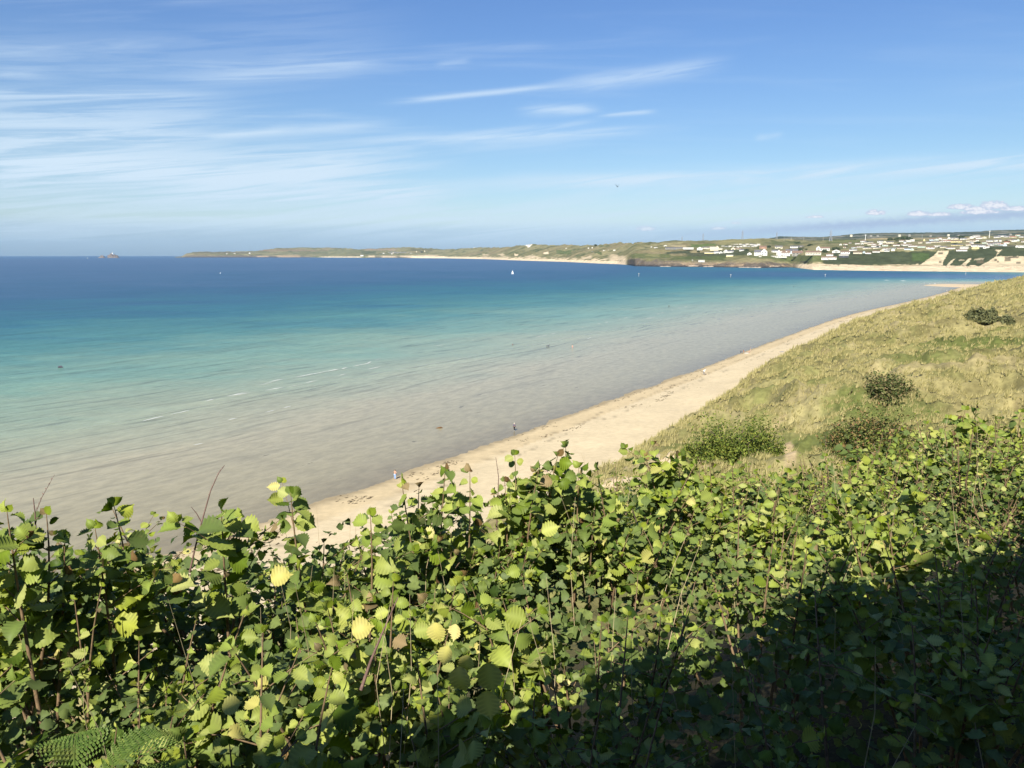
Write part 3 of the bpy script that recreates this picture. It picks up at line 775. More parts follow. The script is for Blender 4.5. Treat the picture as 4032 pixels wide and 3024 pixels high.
def house(name, px, base, wpx, hpx, wall='white', roof='slate', side=False, label='', cat='house', group=None, windows=0, storeys=1, depth=None, turn=0.0, chimney=0, dormer=0):
    """gabled building; side=True shows its gable end to the eye. widths and heights in photo pixels at its distance"""
    P = far_point(px, base); d = math.hypot(P.x, P.y)
    w = wpx * .94 / F * d; h = hpx * .92 / F * d
    az_ = math.atan2(P.x, P.y)
    root = empty(name, P - Vector((0, 0, 1.0)), -az_ + turn, label, cat, group)
    dp = depth or (w * .8 if side else min(w * .55, 12)); rh = h * (.42 if storeys > 1 or side else .34); wh = h - rh + 1
    hw, hd = w / 2, dp / 2
    if side:
        MB().add([(-hw, -hd, 0), (hw, -hd, 0), (hw, hd, 0), (-hw, hd, 0), (-hw, -hd, wh), (hw, -hd, wh), (hw, hd, wh), (-hw, hd, wh), (0, -hd, wh + rh), (0, hd, wh + rh)],
                 [(0, 3, 2, 1), (0, 1, 5, 8, 4), (1, 2, 6, 5), (2, 3, 7, 9, 6), (3, 0, 4, 7)]).build('wall', m_wall[wall], root)
        e = .35; o = 1.04
        rf = MB().add([(-hw * o, -hd - e, wh - .25), (0, -hd - e, wh + rh + .12), (hw * o, -hd - e, wh - .25), (-hw * o, hd + e, wh - .25), (0, hd + e, wh + rh + .12), (hw * o, hd + e, wh - .25),
                       (-hw * o, -hd - e, wh + .15), (0, -hd - e, wh + rh + .5), (hw * o, -hd - e, wh + .15), (-hw * o, hd + e, wh + .15), (0, hd + e, wh + rh + .5), (hw * o, hd + e, wh + .15)],
                      [(6, 7, 10, 9), (7, 8, 11, 10), (0, 3, 4, 1), (1, 4, 5, 2), (0, 1, 7, 6), (1, 2, 8, 7), (3, 9, 10, 4), (4, 10, 11, 5), (0, 6, 9, 3), (2, 5, 11, 8)]).build('roof', m_roof[roof], root)
    else:
        MB().add([(-hw, -hd, 0), (hw, -hd, 0), (hw, hd, 0), (-hw, hd, 0), (-hw, -hd, wh), (hw, -hd, wh), (hw, hd, wh), (-hw, hd, wh), (-hw, 0, wh + rh), (hw, 0, wh + rh)],
                 [(0, 3, 2, 1), (0, 1, 5, 4), (1, 2, 6, 9, 5), (2, 3, 7, 6), (3, 0, 4, 8, 7)]).build('wall', m_wall[wall], root)
        e = .4
        rf = MB().add([(-hw - e, -hd - e, wh - .1), (hw + e, -hd - e, wh - .1), (hw + e, 0, wh + rh + .1), (-hw - e, 0, wh + rh + .1), (hw + e, hd + e, wh - .1), (-hw - e, hd + e, wh - .1),
                       (-hw - e, -hd - e, wh + .2), (hw + e, -hd - e, wh + .2), (hw + e, 0, wh + rh + .5), (-hw - e, 0, wh + rh + .5), (hw + e, hd + e, wh + .2), (-hw - e, hd + e, wh + .2)],
                      [(6, 7, 8, 9), (9, 8, 10, 11), (0, 3, 2, 1), (3, 5, 4, 2), (0, 1, 7, 6), (4, 5, 11, 10), (1, 2, 8, 7), (2, 4, 10, 8), (0, 6, 9, 3), (3, 9, 11, 5)]).build('roof', m_roof[roof], root)
    for c in range(chimney):
        x = (-.7 + 1.4 * c) * hw
        MB().box(x - w * .025, x + w * .025, -.6, .8, wh + rh * .55, wh + rh * 1.45).build('chimney', m_wall['brick' if wall != 'grey' else 'grey'], rf)
    for c in range(dormer):
        x = (-.5 + (c + .5) / dormer) * w * .8
        MB().box(x - w * .05, x + w * .05, -hd * .72, -hd * .1, wh + rh * .1, wh + rh * .72).build('dormer', m_wall[wall], rf)
    if windows:
        me = None; sh_ = (wh - 1) / storeys
        for s in range(storeys):
            for c in range(windows):
                x = (-.5 + (c + .5) / windows) * w * .92
                if me is None:
                    ww = w * .92 / windows * .42
                    me = MB().box(-ww / 2, ww / 2, -.06, .05, 0, sh_ * .42).mesh('window', m_pane)
                if s == 0 and c == windows // 2 and windows > 1:
                    MB().box(x - w * .025, x + w * .025, -hd - .08, -hd + .05, 1, 1 + sh_ * .7).build('door', m_door, root)
                    continue
                link('window', me, root, (x, -hd, 1 + sh_ * (s + .36)))
    return root


hs = house
hs('seaside_inn', 3086, 1007, 46, 20, 'white', 'brown', False, 'large white inn with brown roof and terrace behind the cliff edge', 'inn', windows=6, storeys=2, dormer=2, chimney=1)
hs('inn_wing', 3066, 1007.5, 17, 24, 'white', 'brown', True, 'steep white gabled wing at the front of the big inn', 'building', windows=2, storeys=2)
hs('terrace_building', 3062, 1014, 66, 6, 'white', 'pale', False, 'long low white terrace building below the big inn', 'building', windows=8)
hs('white_house', 2984, 1006, 28, 22, 'white', 'slate', False, 'white house with grey roof joined left of the tall white gable', 'house', windows=4, storeys=2)
hs('gabled_house', 3008, 1006, 24, 27, 'white', 'brown', True, 'tall white house with bare gable and brown roof left of the inn', 'house', windows=2, storeys=2)
hs('stone_house', 3139, 1008, 40, 20, 'grey', 'brown', False, 'grey stone house with brown roof right of the white inn', 'house', windows=3, storeys=2, chimney=2)
hs('modern_house', 3117, 998, 46, 16, 'blue', 'slate', False, 'pale blue modern house with dark roof behind the stone house', 'house', windows=4, storeys=2)
hs('long_bungalow', 3202, 1004, 56, 15, 'cream', 'brown', False, 'long cream bungalow with brown roof and many windows facing the water', 'bungalow', windows=9, chimney=1)
hs('gabled_villa', 3222, 987, 16, 18, 'white', 'brown', True, 'white villa gable rising behind the long cream bungalow', 'house', windows=1, storeys=2)
hs('broad_house', 3248, 988, 34, 15, 'white', 'brown', False, 'broad white house with brown roof behind the cream bungalow', 'house', windows=5)
hs('small_chalet', 3267, 1007, 24, 8, 'white', 'brown', False, 'single white chalet above the pair over the beach', 'chalet', windows=3)
hs('beach_chalet', 3248, 1022, 26, 12, 'white', 'brown', False, 'left one of two white chalets just above the estuary beach', 'chalet', windows=4)
hs('beach_chalet', 3279, 1021, 26, 11, 'white', 'brown', False, 'right one of two white chalets just above the estuary beach', 'chalet', windows=4)
hs('glass_house', 3322, 1013, 33, 10, 'dark', 'pale', False, 'dark glazed house set into the scrub above the estuary beach', 'house', windows=5)
hs('white_house', 3138, 976, 50, 8, 'white', 'slate', False, 'long low white house high on the slope behind the inn', 'house', windows=6)
hs('cream_house', 3066, 979, 28, 11, 'cream', 'slate', False, 'cream house with grey roof uphill behind the inn', 'house', windows=3)
hs('white_house', 3053, 994, 28, 10, 'white', 'slate', False, 'low white house with grey roof just uphill of the inn gable', 'house', windows=4)
hs('brick_house', 3004, 981, 26, 13, 'brick', 'brown', False, 'orange brick house uphill of the tall white gable', 'house', windows=3, chimney=1)
hs('white_house', 3292, 996, 28, 13, 'white', 'brown', True, 'white house with gable to the water left of the low white bungalow', 'house', windows=1)
hs('white_bungalow', 3328, 999, 32, 10, 'white', 'brown', False, 'white bungalow above the dark glazed house', 'bungalow', windows=4)
hs('hill_hut', 2620, 971.5, 13, 7, 'white', 'pale', True, 'small white gabled hut alone on the grass ridge', 'hut', windows=1)
hs('stone_terrace', 2654, 981.5, 70, 8, 'grey', 'slate', False, 'very long grey stone terrace at the left end of the village', 'terrace', windows=14)
hs('white_terrace', 2710, 981, 41, 7, 'white', 'pale', False, 'white terrace joining the right end of the grey stone terrace', 'terrace', windows=8)
hs('gabled_house', 2755, 984, 21, 12, 'white', 'slate', True, 'white gabled house right of the white terrace', 'house', windows=2)
hs('cream_house', 2779, 980, 28, 8, 'cream', 'slate', False, 'plain cream building between the white gable and the cream hall', 'house', windows=3)
hs('village_hall', 2806, 980, 22, 8, 'cream', 'pale', False, 'low cream side of the hall with a tall gable', 'hall')
hs('hall_gable', 2824, 980, 13, 12, 'cream', 'pale', True, 'tall cream gable end of the village hall', 'hall')
hs('long_shed', 2812, 986, 32, 6, 'cream', 'pale', False, 'long pale shed in front of the cream hall', 'shed')
hs('shed', 2836, 983, 16, 5, 'cream', 'pale', False, 'short pale shed right of the long one by the hall', 'shed')
hs('white_cottage', 2821, 999, 20, 12, 'white', 'slate', False, 'white cottage with blue-grey slate roof at the village front', 'cottage', windows=3)
hs('white_cottage', 2838, 999, 14, 10, 'white', 'slate', True, 'white cottage gable right of the slate-roofed cottage at the front', 'cottage', windows=1)
hs('white_cottage', 2858, 997, 18, 15, 'white', 'slate', True, 'white gabled cottage left of a long slate-roofed row', 'cottage', windows=2)
hs('cottage_row', 2876, 996, 24, 10, 'white', 'slate', False, 'row of white cottages under one slate roof at the village front', 'cottages', windows=4)
hs('cream_house', 2886, 988, 16, 15, 'cream', 'brown', True, 'cream gable end facing the sea below the caravan rows', 'house', windows=1)
hs('cream_house', 2903, 986, 28, 10, 'cream', 'brown', False, 'long cream house with brown roof below the caravan rows', 'house', windows=4)
hs('white_house', 2920, 990, 18, 9, 'white', 'slate', False, 'white house right of the long cream one', 'house', windows=3)
hs('garden_wall', 2792, 998, 36, 4, 'yellow', 'pale', False, 'low yellowish store at the foot of the village', 'store')
hs('yellow_shed', 2873, 1013, 26, 9, 'yellow', 'pale', False, 'yellow shed alone on the slope below the village', 'shed')
hs('cliff_cottage', 2762, 1031, 24, 7, 'white', 'pale', False, 'small white cottage alone just above the cliff', 'cottage', windows=3)
hs('ruined_hut', 2726.5, 1028, 5, 7, 'grey', 'pale', True, 'small grey hut left of the cottage above the cliff', 'hut')
hs('white_cottage', 2951, 1005, 17, 12, 'white', 'slate', True, 'small white gabled cottage left of the joined white houses', 'cottage', windows=2)
hs('white_hut', 2993, 1014, 10, 5, 'white', 'pale', False, 'small white hut below the joined white houses', 'hut')
hs('far_farmhouse', 983, 999, 6, 5, 'white', 'slate', True, 'white farmhouse alone on the far headland', 'farmhouse')
hs('far_cottage', 893, 1001, 5, 3, 'white', 'pale', False, 'left one of two pale cottages on the far headland', 'cottage')
hs('far_cottage', 924, 1001, 7, 4, 'grey', 'pale', False, 'right one of two pale cottages on the far headland', 'cottage')
hs('beach_cafe', 1425, 1009, 12, 5, 'white', 'pale', False, 'white beach building at the cove below the far hills', 'building')
hs('far_house', 1510, 999, 7, 3, 'white', 'pale', False, 'leftmost white house of the far hamlet under the hill', 'house')
hs('far_house', 1543, 1000.5, 6, 3, 'white', 'pale', False, 'white house low in the far hamlet under the hill', 'house')
hs('far_house', 1619, 999.5, 7, 3.4, 'white', 'pale', False, 'white house below the tree clump of the far hamlet', 'house')
hs('far_house', 1640, 993, 4, 5, 'cream', 'pale', True, 'tall cream house left of the far tree clump', 'house')
hs('far_house', 1672, 991, 5, 5, 'cream', 'pale', True, 'cream house right of the far tree clump', 'house')
hs('far_house', 1868, 977.5, 8, 3, 'white', 'pale', False, 'white house on the skyline left of the bare sand dune', 'house')
for i, (x, y, w) in enumerate([(2379, 989, 10), (2399, 988, 11), (2419, 987, 9)]):
    hs('holiday_cabin', x, y, w, 4, 'white', 'pale', False, ['left', 'middle', 'right'][i] + ' one of three white cabins in a line on the open towans', 'cabin')
for i, (x, y, w) in enumerate([(2230, 980, 6), (2317, 978.5, 5), (2332, 977, 5), (2582, 976, 14), (2565, 973, 6), (2333, 993, 5)]):
    hs('towans_hut', x, y, w, 3.4, 'white', 'slate' if i > 2 else 'pale', False, ['pale hut far left on the towans behind the bay beach', 'pale hut left of a near twin below the towans ridge', 'pale hut right of a near twin below the towans ridge', 'low white house with grey roof left of the ridge hut', 'tiny white house behind the low one left of the ridge hut', 'pale hut low down above the three cabins in a line'][i], 'hut')
# far hamlet: small grey houses
for i in range(16):
    x = 1532 + i * 5.4 + rnd.uniform(-1, 1); y = 997 - (i % 3) * 1.4 + rnd.uniform(-.4, .4)
    hs('hamlet_house', x, y, rnd.uniform(4, 6), rnd.uniform(2.6, 3.6), rnd.choice(['grey', 'grey', 'cream']), 'slate', rnd.random() < .4, 'tiny greyish house in the hamlet under the far hill', 'house', group='grey houses of the far hamlet')
# caravans behind the village, two rows
for row, (y, x0, x1, nm) in enumerate([(967, 2856, 2992, 'upper'), (973.5, 2846, 2986, 'lower')]):
    xs_ = np.arange(x0, x1, 14.5)
    for i, x in enumerate(xs_):
        o_ = ['first', 'second', 'third', 'fourth', 'fifth', 'sixth', 'seventh', 'eighth', 'ninth', 'tenth', 'eleventh'][i]
        hs('static_caravan', x + rnd.uniform(-1, 1), y + rnd.uniform(-.8, .8) - .02 * (x - x0), rnd.uniform(10, 13.5), rnd.uniform(4.4, 5.4), 'white', rnd.choice(['pale', 'slate', 'pale']), False,
           o_ + ' from the left in the ' + nm + ' row of white caravans behind the village', 'caravan', 'white caravans in two rows behind the village', windows=3)
# chalets of the holiday park: left, right, base (crop coordinates of the photograph)
ch_l = [(30, 80, 480), (120, 200, 475), (235, 285, 445), (375, 475, 450), (495, 605, 405), (500, 550, 465), (570, 750, 435), (860, 970, 410), (645, 730, 470), (735, 820, 470), (890, 965, 465), (985, 1050, 420),
        (1060, 1195, 430), (970, 1075, 490), (1210, 1335, 485), (1335, 1430, 400), (1390, 1580, 480), (1480, 1575, 400), (1580, 1655, 385), (1545, 1705, 505), (1745, 1885, 520), (1755, 1845, 430), (1930, 2080, 540),
        (300, 400, 545), (400, 555, 525), (550, 710, 555), (740, 905, 510), (770, 925, 545), (980, 1115, 565), (1150, 1245, 560), (1295, 1450, 555), (1450, 1570, 575), (1580, 1640, 580), (250, 400, 590),
        (340, 510, 655), (540, 590, 640), (600, 710, 655), (760, 900, 625), (920, 1000, 605), (1010, 1110, 605), (1160, 1230, 590), (2000, 2090, 370), (2100, 2180, 372), (2040, 2190, 420), (1920, 2010, 430), (1860, 1890, 375), (110, 165, 540), (1430, 1475, 430)]
ch_r = [(60, 160, 500), (165, 250, 500), (120, 350, 550), (395, 530, 540), (260, 330, 475), (340, 450, 495), (475, 525, 470), (550, 612, 480), (618, 705, 480), (565, 765, 545), (770, 890, 490), (900, 965, 480), (970, 1050, 455),
        (1060, 1190, 430), (1130, 1235, 465), (1270, 1345, 460), (915, 1080, 530), (1090, 1170, 520), (1540, 1655, 445), (1640, 1780, 415), (1765, 1865, 440), (1900, 2015, 445), (2030, 2110, 405), (2110, 2210, 440), (1365, 1490, 525),
        (1545, 1605, 520), (1650, 1695, 520), (1820, 1930, 515), (1945, 2030, 525), (2055, 2100, 515), (2165, 2240, 545), (580, 790, 630), (900, 1015, 620), (1025, 1160, 640), (1195, 1320, 645), (1380, 1490, 590), (1530, 1655, 580),
        (1270, 1370, 570), (1765, 1860, 575), (170, 290, 660), (310, 440, 670), (450, 620, 690), (690, 890, 740), (770, 920, 690), (1030, 1105, 690), (1115, 1180, 685), (1285, 1340, 680), (1345, 1420, 665), (2025, 2070, 655),
        (2090, 2200, 660), (0, 60, 700), (70, 160, 690), (1405, 1500, 622), (1520, 1620, 612), (1640, 1720, 615), (1745, 1810, 622), (980, 1050, 575), (2290, 2400, 500), (2250, 2350, 560), (2420, 2500, 450)]
ch = [(3300 + (a + b) / 2 / 5.53, 880 + y / 5.53, (b - a) / 5.53) for a, b, y in ch_l] + [(3650 + (a + b) / 2 / 5.79, 860 + y / 5.79, (b - a) / 5.79) for a, b, y in ch_r]
rows_y = [0, 941, 950, 959, 967, 976, 2000]
rnames = ['topmost', 'second highest', 'third highest', 'third lowest', 'second lowest', 'lowest']
byrow = {}
for c in ch:
    r_ = next(i for i in range(6) if rows_y[i] <= c[1] < rows_y[i + 1]); byrow.setdefault(r_, []).append(c)
ORD = ['first', 'second', 'third', 'fourth', 'fifth', 'sixth', 'seventh', 'eighth', 'ninth', 'tenth', 'eleventh', 'twelfth', 'thirteenth', 'fourteenth', 'fifteenth', 'sixteenth', 'seventeenth', 'eighteenth', 'nineteenth', 'twentieth']
ORD += ['twenty-' + a for a in ORD[:9]] + ['thirtieth'] + ['thirty-' + a for a in ORD[:9]]
for r_, lst in byrow.items():
    lst.sort()
    for i, (x, y, w) in enumerate(lst):
        wc = rnd.choices(['white', 'cream', 'blue', 'green', 'yellow'], [60, 20, 8, 8, 4])[0]
        if 3930 < x < 3970 and 960 < y < 970: wc = 'blue'
        rc = rnd.choices(['pale', 'brown', 'slate', 'red'], [12, 42, 38, 8])[0]
        gable = w < 15 and rnd.random() < .5
        cn_ = {'blue': 'pale blue', 'green': 'pale green'}.get(wc, wc); rn = {'pale': 'pale', 'brown': 'brown', 'slate': 'grey', 'red': 'reddish'}[rc]
        hs('chalet', x, y, w, rnd.uniform(5.2, 7.2) if not gable else rnd.uniform(6.5, 8), wc, rc, gable, f'{cn_} chalet with {rn} roof, {ORD[i]} from the left in the {rnames[r_]} park row', 'chalet',
           'chalets of the holiday park on the slope', windows=max(1, int(w / 5)) if w > 9 else 0)
# farms on the far hills
for i in range(12):
    x = 3350 + i * 62 + rnd.uniform(-20, 20); y = 924 + rnd.uniform(0, 8); d = 5200 + rnd.uniform(0, 900)
    P = Vector(to_world(x, y, d)); b = MB().box(-7, 7, -4, 4, -8, 3.5); b.add([(-7.5, -4.5, 3.5), (7.5, -4.5, 3.5), (7.5, 4.5, 3.5), (-7.5, 4.5, 3.5), (-6.5, 0, 6), (6.5, 0, 6)], [(0, 1, 5, 4), (2, 3, 4, 5), (1, 2, 5), (3, 0, 4)])
    o = b.build('farmhouse', m_wall['cream' if i % 3 == 0 else 'grey']); o.location = P
    tag(o, 'tiny pale farmhouse among the far blue hills', 'farmhouse', 'farmhouses on the far hills')

# pylons and masts
m_steel = mat('galvanised_steel', (.24, .26, .29), .6)
m_wood = mat('pole_wood', (.42, .37, .30), .9)


def pylon(px, base, hpx, label, d):
    P = Vector(to_world(px, base, d)); h = hpx / F * d
    o = empty('pylon', P - Vector((0, 0, 4)), -math.atan2(P.x, P.y), label, 'pylon', 'pylons along the skyline')
    w = h * .13; t = h * .010 + .35
    for sx in (-1, 1):
        for sy in (-1, 1):
            MB().tube([(sx * w, sy * w, 0), (sx * w * .35, sy * w * .35, h * .6), (0, 0, h + 4)], t, 4).build('leg', m_steel, o)
    b = MB()
    for k in range(6):
        z0, z1 = h * .12 * k, h * .12 * (k + 1); f0 = 1 - .65 * min(1, z0 / (h * .6)); f1 = 1 - .65 * min(1, z1 / (h * .6))
        for s in (-1, 1):
            b.tube([(-w * f0, s * w * f0, z0), (w * f1, s * w * f1, z1)], t * .6, 3); b.tube([(w * f0, s * w * f0, z0), (-w * f1, s * w * f1, z1)], t * .6, 3)
    b.build('lattice', m_steel, o)
    for z in (.62, .75, .88):
        MB().tube([(-h * .14, 0, h * z), (0, 0, h * z + h * .03), (h * .14, 0, h * z)], t * .8, 4).build('cross_arm', m_steel, o)
    return o


pylon(2685.5, 948, 18, 'faintest and leftmost lattice pylon on the skyline', 4200)
pylon(2768, 947, 27, 'second lattice pylon from the left on the skyline', 3900)
pylon(2923, 940, 31, 'third lattice pylon from the left, above the village', 3700)
pylon(3058, 938, 24, 'slim pylon left of where the far hills begin', 3900)
pylon(3270, 944, 35, 'tallest lattice pylon, right of the village, in front of the hills', 3000)


def mast(px, base, hpx, label, d, m=None, r=.7, cat='mast', arm=True):
    P = Vector(to_world(px, base, d)); h = hpx / F * d
    o = empty('pole' if cat == 'pole' else 'mast', P - Vector((0, 0, 3)), -math.atan2(P.x, P.y), label, cat)
    MB().tube([(0, 0, 0), (0, 0, h + 3)], [r, r * .6], 6).build('shaft', m or m_steel, o)
    if arm: MB().box(-r * 4, r * 4, -r * .4, r * .4, h + 1.2, h + 2.0).build('cross_arm', m or m_steel, o)
    return o


def ridge_d(px): return float(shore_d(px, far_params(px)[0]) + far_params(px)[6])


mast(3895, 935, 22, 'tall pale mast above the right part of the chalet park', ridge_d(3895) - 120, m_white, .8)
mast(3407, 944, 18, 'white mast with a short arm behind the chalets by the field', ridge_d(3407) - 100, m_white, .9)
mast(3630, 943, 16, 'thin grey mast right of the round dark trees', ridge_d(3630) - 100, m_steel, .6)
POL = ['leftmost pale pole on the grass ridge, above the big inn', 'left one of a close pair of poles above the stone house', 'right one of a close pair of poles above the stone house', 'pole standing alone above the pale blue modern house', 'pole just left of the tallest pylon', 'pole at the left foot of the tallest pylon', 'pole at the right foot of the tallest pylon']
for i, (x, b_) in enumerate([(3087, 946), (3114, 943), (3116.5, 943), (3164.5, 945), (3241, 946), (3266, 948), (3277, 947)]):
    tag(mast(x, b_, 12 if i not in (1, 2) else 9, POL[i], ridge_d(x) - 150, m_wood, .45, 'pole', False), group='utility poles behind the houses')

# trees far away: scattered crowns
m_tree = mat('tree_leaves', (.055, .075, .035), .9, fn=grainy(.3, .5))
m_bark = mat('tree_bark', (.12, .09, .06), .95, fn=grainy(6, .3))


def leaf_cloud(rx, ry, rz, n, size, seed, lump=.35):
    """crown of many leaf-cluster faces inside a lumpy ellipsoid (numpy)"""
    g = np.random.default_rng(seed)
    d = g.normal(size=(n, 3)); d /= np.linalg.norm(d, axis=1)[:, None]
    lum = 1 + lump * (vnoise(np.arctan2(d[:, 1], d[:, 0]) * 2.2 + 9, d[:, 2] * 3 + 9, seed) - .5) * 2
    rr = (g.random(n) ** .25) * lum
    P = d * rr[:, None] * np.array([rx, ry, rz]); P[:, 2] = np.abs(P[:, 2]) * np.where(g.random(n) < .85, 1, -.25)
    nrm = d + g.normal(size=(n, 3)) * .55; nrm /= np.linalg.norm(nrm, axis=1)[:, None]
    a = np.cross(nrm, g.normal(size=(n, 3))); a /= np.linalg.norm(a, axis=1)[:, None]; b = np.cross(nrm, a)
    s = size * g.uniform(.6, 1.3, n)[:, None]
    V = np.stack([P - a * s, P + b * s * .55, P + a * s, P - b * s * .55 + nrm * s * .15], 1).reshape(-1, 3)
    Fq = np.arange(4 * n).reshape(-1, 4)
    return V, Fq


def far_tree(px, base, wpx, hpx, label, group=None, name='tree', seed=1):
    P = far_point(px, base); d = math.hypot(P.x, P.y); w = wpx / F * d; h = hpx / F * d
    o = empty(name, P - Vector((0, 0, .5)), 0, label, name, group)
    V, Fq = leaf_cloud(w / 2, w / 2, h * .8, 420 if name == 'tree' else 160, w * .09, seed); V[:, 2] += h * .2
    link('crown', np_mesh('crown', V, Fq, m_tree), o)
    MB().tube([(0, 0, 0), (0, 0, h * .6)], [w * .04, w * .02], 5).build('trunk', m_bark, o)


for i, (x, b_, w, h, lb) in enumerate([(3560, 944, 26, 14, 'largest rounded dark tree on the skyline behind the chalets'), (3535, 945, 22, 9, 'low dark tree left of the largest rounded one'), (3505, 946, 18, 9, 'dark tree at the right end of the golden field'), (3580, 945, 20, 10, 'dark tree right of the largest rounded one'),
                                       (3290, 985, 28, 11, 'dark bush right of the broad white house'), (3247, 993, 20, 10, 'dark bush in front of the broad white house'), (3150, 986, 24, 9, 'dark bush below the long low white house'), (3190, 968, 20, 7, 'dark bush uphill behind the cream bungalow'),
                                       (3028, 973, 14, 7, 'dark tree between the caravans and the cream house'), (2940, 990, 14, 10, 'dark tree left of the joined white houses'), (2750, 992, 12, 6, 'bush below the white gabled house in the village'), (3140, 958, 22, 6, 'dark thicket on the grass ridge above the inn'),
                                       (3625, 957, 14, 5, 'bush among the upper chalets'), (3780, 938, 24, 8, 'dark tree clump behind the upper white chalets'), (3330, 972, 16, 5, 'bush above the left chalets'), (3850, 957, 18, 6, 'bush right of the middle chalets'), (3965, 952, 20, 5, 'bush between upper chalets at the right edge'),
                                       (2345, 966, 12, 4, 'dark bushes on the towans skyline'), (1662, 994, 12, 4, 'dark tree clump beside the far cream houses')]):
    far_tree(x, b_, w, h, lb, seed=i + 5)

for i in range(64):
    x = rnd.choice([rnd.uniform(3300, 4030), rnd.uniform(2760, 3300)]); y = rnd.uniform(946, 984) if x > 3300 else rnd.uniform(972, 1000)
    far_tree(x, y, rnd.uniform(6, 14), rnd.uniform(3, 5.5), 'small dark garden bush between the holiday houses', 'garden bushes among the houses', 'garden_bush', 400 + i)
# figures on the far beach: dark specks of people and windbreaks
m_spec = [mat('dark_cloth', (.06, .06, .08)), mat('red_cloth', (.3, .08, .06)), mat('blue_cloth', (.1, .16, .3)), mat('pale_cloth', (.6, .6, .55))]
PV, PF = [], []
for i in range(120):
    x = rnd.choice([rnd.uniform(3160, 3640), rnd.uniform(3160, 3500), rnd.uniform(3720, 4030)]); y = rnd.uniform(1046, 1054) + (3 if x > 3700 else 0)
    P = far_point(x, y); h = rnd.uniform(.9, 1.8); b0 = len(PV)
    for (ax_, ay, az_) in [(-.25, 0, 0), (.25, 0, 0), (.32, 0, h * .75), (.12, 0, h), (-.12, 0, h), (-.32, 0, h * .75)]:
        for s in (-.13, .13): PV.append((P.x + ax_, P.y + s, P.z + az_ - .1))
    idx = [b0 + 2 * k for k in range(6)]
    PF.append(tuple(idx)); PF.append(tuple(reversed([i_ + 1 for i_ in idx])))
    for k in range(6): PF.append((idx[k], idx[k] + 1, idx[(k + 1) % 6] + 1, idx[(k + 1) % 6]))
me = bpy.data.meshes.new('beach_crowd'); me.from_pydata(PV, [], PF); me.materials.append(m_spec[0])
tag(link('beach_crowd', me), 'tiny dark figures of people on the far estuary beach', kind='stuff')

# ---------------------------------------------------------------- boats, posts, bird
m_sail = mat('sailcloth', (.85, .86, .88), .6); m_hull = mat('white_hull', (.8, .8, .78), .3)
def boat(px, py, hpx, label, rz=.3, name='sailing_boat'):
    P = on_plane(px, py); d = math.hypot(P.x, P.y); h = hpx / F * d; s = h / 9.0
    o = empty(name, P, rz, label, 'sailing boat')
    L, B_ = 2.9 * s, .95 * s; vs = []
    secs = [(-1, .75, .95), (-.5, 1, .9), (0, 1, .9), (.5, .72, .95), (.85, .3, 1.05), (1, .02, 1.15)]
    for (u, w, zt) in secs: vs += [(u * L, -w * B_, zt * s), (u * L, -w * B_ * .6, -.2 * s), (u * L, w * B_ * .6, -.2 * s), (u * L, w * B_, zt * s)]
    fs = [(i * 4 + k, (i + 1) * 4 + k, (i + 1) * 4 + k + 1, i * 4 + k + 1) for i in range(5) for k in range(3)] + [(0, 1, 2, 3), (23, 22, 21, 20)] + [(i * 4, i * 4 + 3, (i + 1) * 4 + 3, (i + 1) * 4) for i in range(5)]
    MB().add(vs, fs).build('hull', m_hull, o)
    MB().box(-.7 * s, .7 * s, -.5 * s, .5 * s, .9 * s, 1.35 * s).build('cabin', m_hull, o)
    MB().tube([(.3 * s, 0, .8 * s), (.3 * s, 0, 9 * s)], .07 * s, 6).build('mast', m_steel, o)
    def sail(nm, a, b, c, bulge):
        n = 6; vs = []
        for i in range(n + 1):
            for j in range(n + 1 - i):
                u, v = i / n, j / n; p = Vector(a) * (1 - u - v) + Vector(b) * u + Vector(c) * v
                p.y += bulge * 27 * u * v * (1 - u - v) + bulge * .5 * (1 - u) * (u + v); vs.append(p)
        idx = {}; k = 0
        for i in range(n + 1):
            for j in range(n + 1 - i): idx[i, j] = k; k += 1
        fs = []
        for i in range(n):
            for j in range(n - i):
                fs.append((idx[i, j], idx[i + 1, j], idx[i, j + 1]))
                if j < n - i - 1: fs.append((idx[i + 1, j], idx[i + 1, j + 1], idx[i, j + 1]))
        MB().add(vs, fs).build(nm, m_sail, o, True)
    sail('mainsail', (.25 * s, 0, 1.6 * s), (-2.6 * s, .3 * s, 1.7 * s), (.25 * s, 0, 8.8 * s), .35 * s)
    sail('jib', (.35 * s, 0, 1.3 * s), (2.7 * s, 0, 1.2 * s), (.3 * s, 0, 8.0 * s), .3 * s)
boat(2018, 1079, 15.5, 'white sailing yacht with two white sails in the middle of the bay', .35)
boat(867.5, 1077, 5.5, 'tiny white sailing dinghy far out left of the yacht', -.6, 'sailing_dinghy')
boat(345, 1018, 4, 'faint white sail far off left of the lighthouse island', .9, 'sailing_dinghy')
m_post = mat('weathered_post', (.35, .36, .36), .8)
for (x, y, h, lb) in [(2515, 1089, 14, 'thin grey channel post standing off the cliff'), (2877, 1092, 13, 'thin channel post left of the estuary beach'), (3249, 1090, 11, 'pale channel post off the left end of the estuary beach'), (3802, 1083, 9, 'pale channel post in the deep channel at right')]:
    P = on_plane(x, y); d = math.hypot(P.x, P.y); hh_ = h / F * d
    o = empty('channel_post', P - Vector((0, 0, .5)), 0, lb, 'post', 'channel marker posts')
    MB().tube([(0, 0, 0), (.1, 0, hh_)], .35, 6).build('pole', m_post, o); MB().box(-.9, .9, -.15, .15, hh_ - 1.4, hh_ - .2).build('topmark', m_post, o)
m_bird = mat('black_plumage', (.015, .018, .025), .6)
dB = angles(2431, 735).normalized(); PB = CAM + dB * 90
bo = empty('bird', PB, R(70), 'small black bird flying in the sky above the far dunes', 'bird')
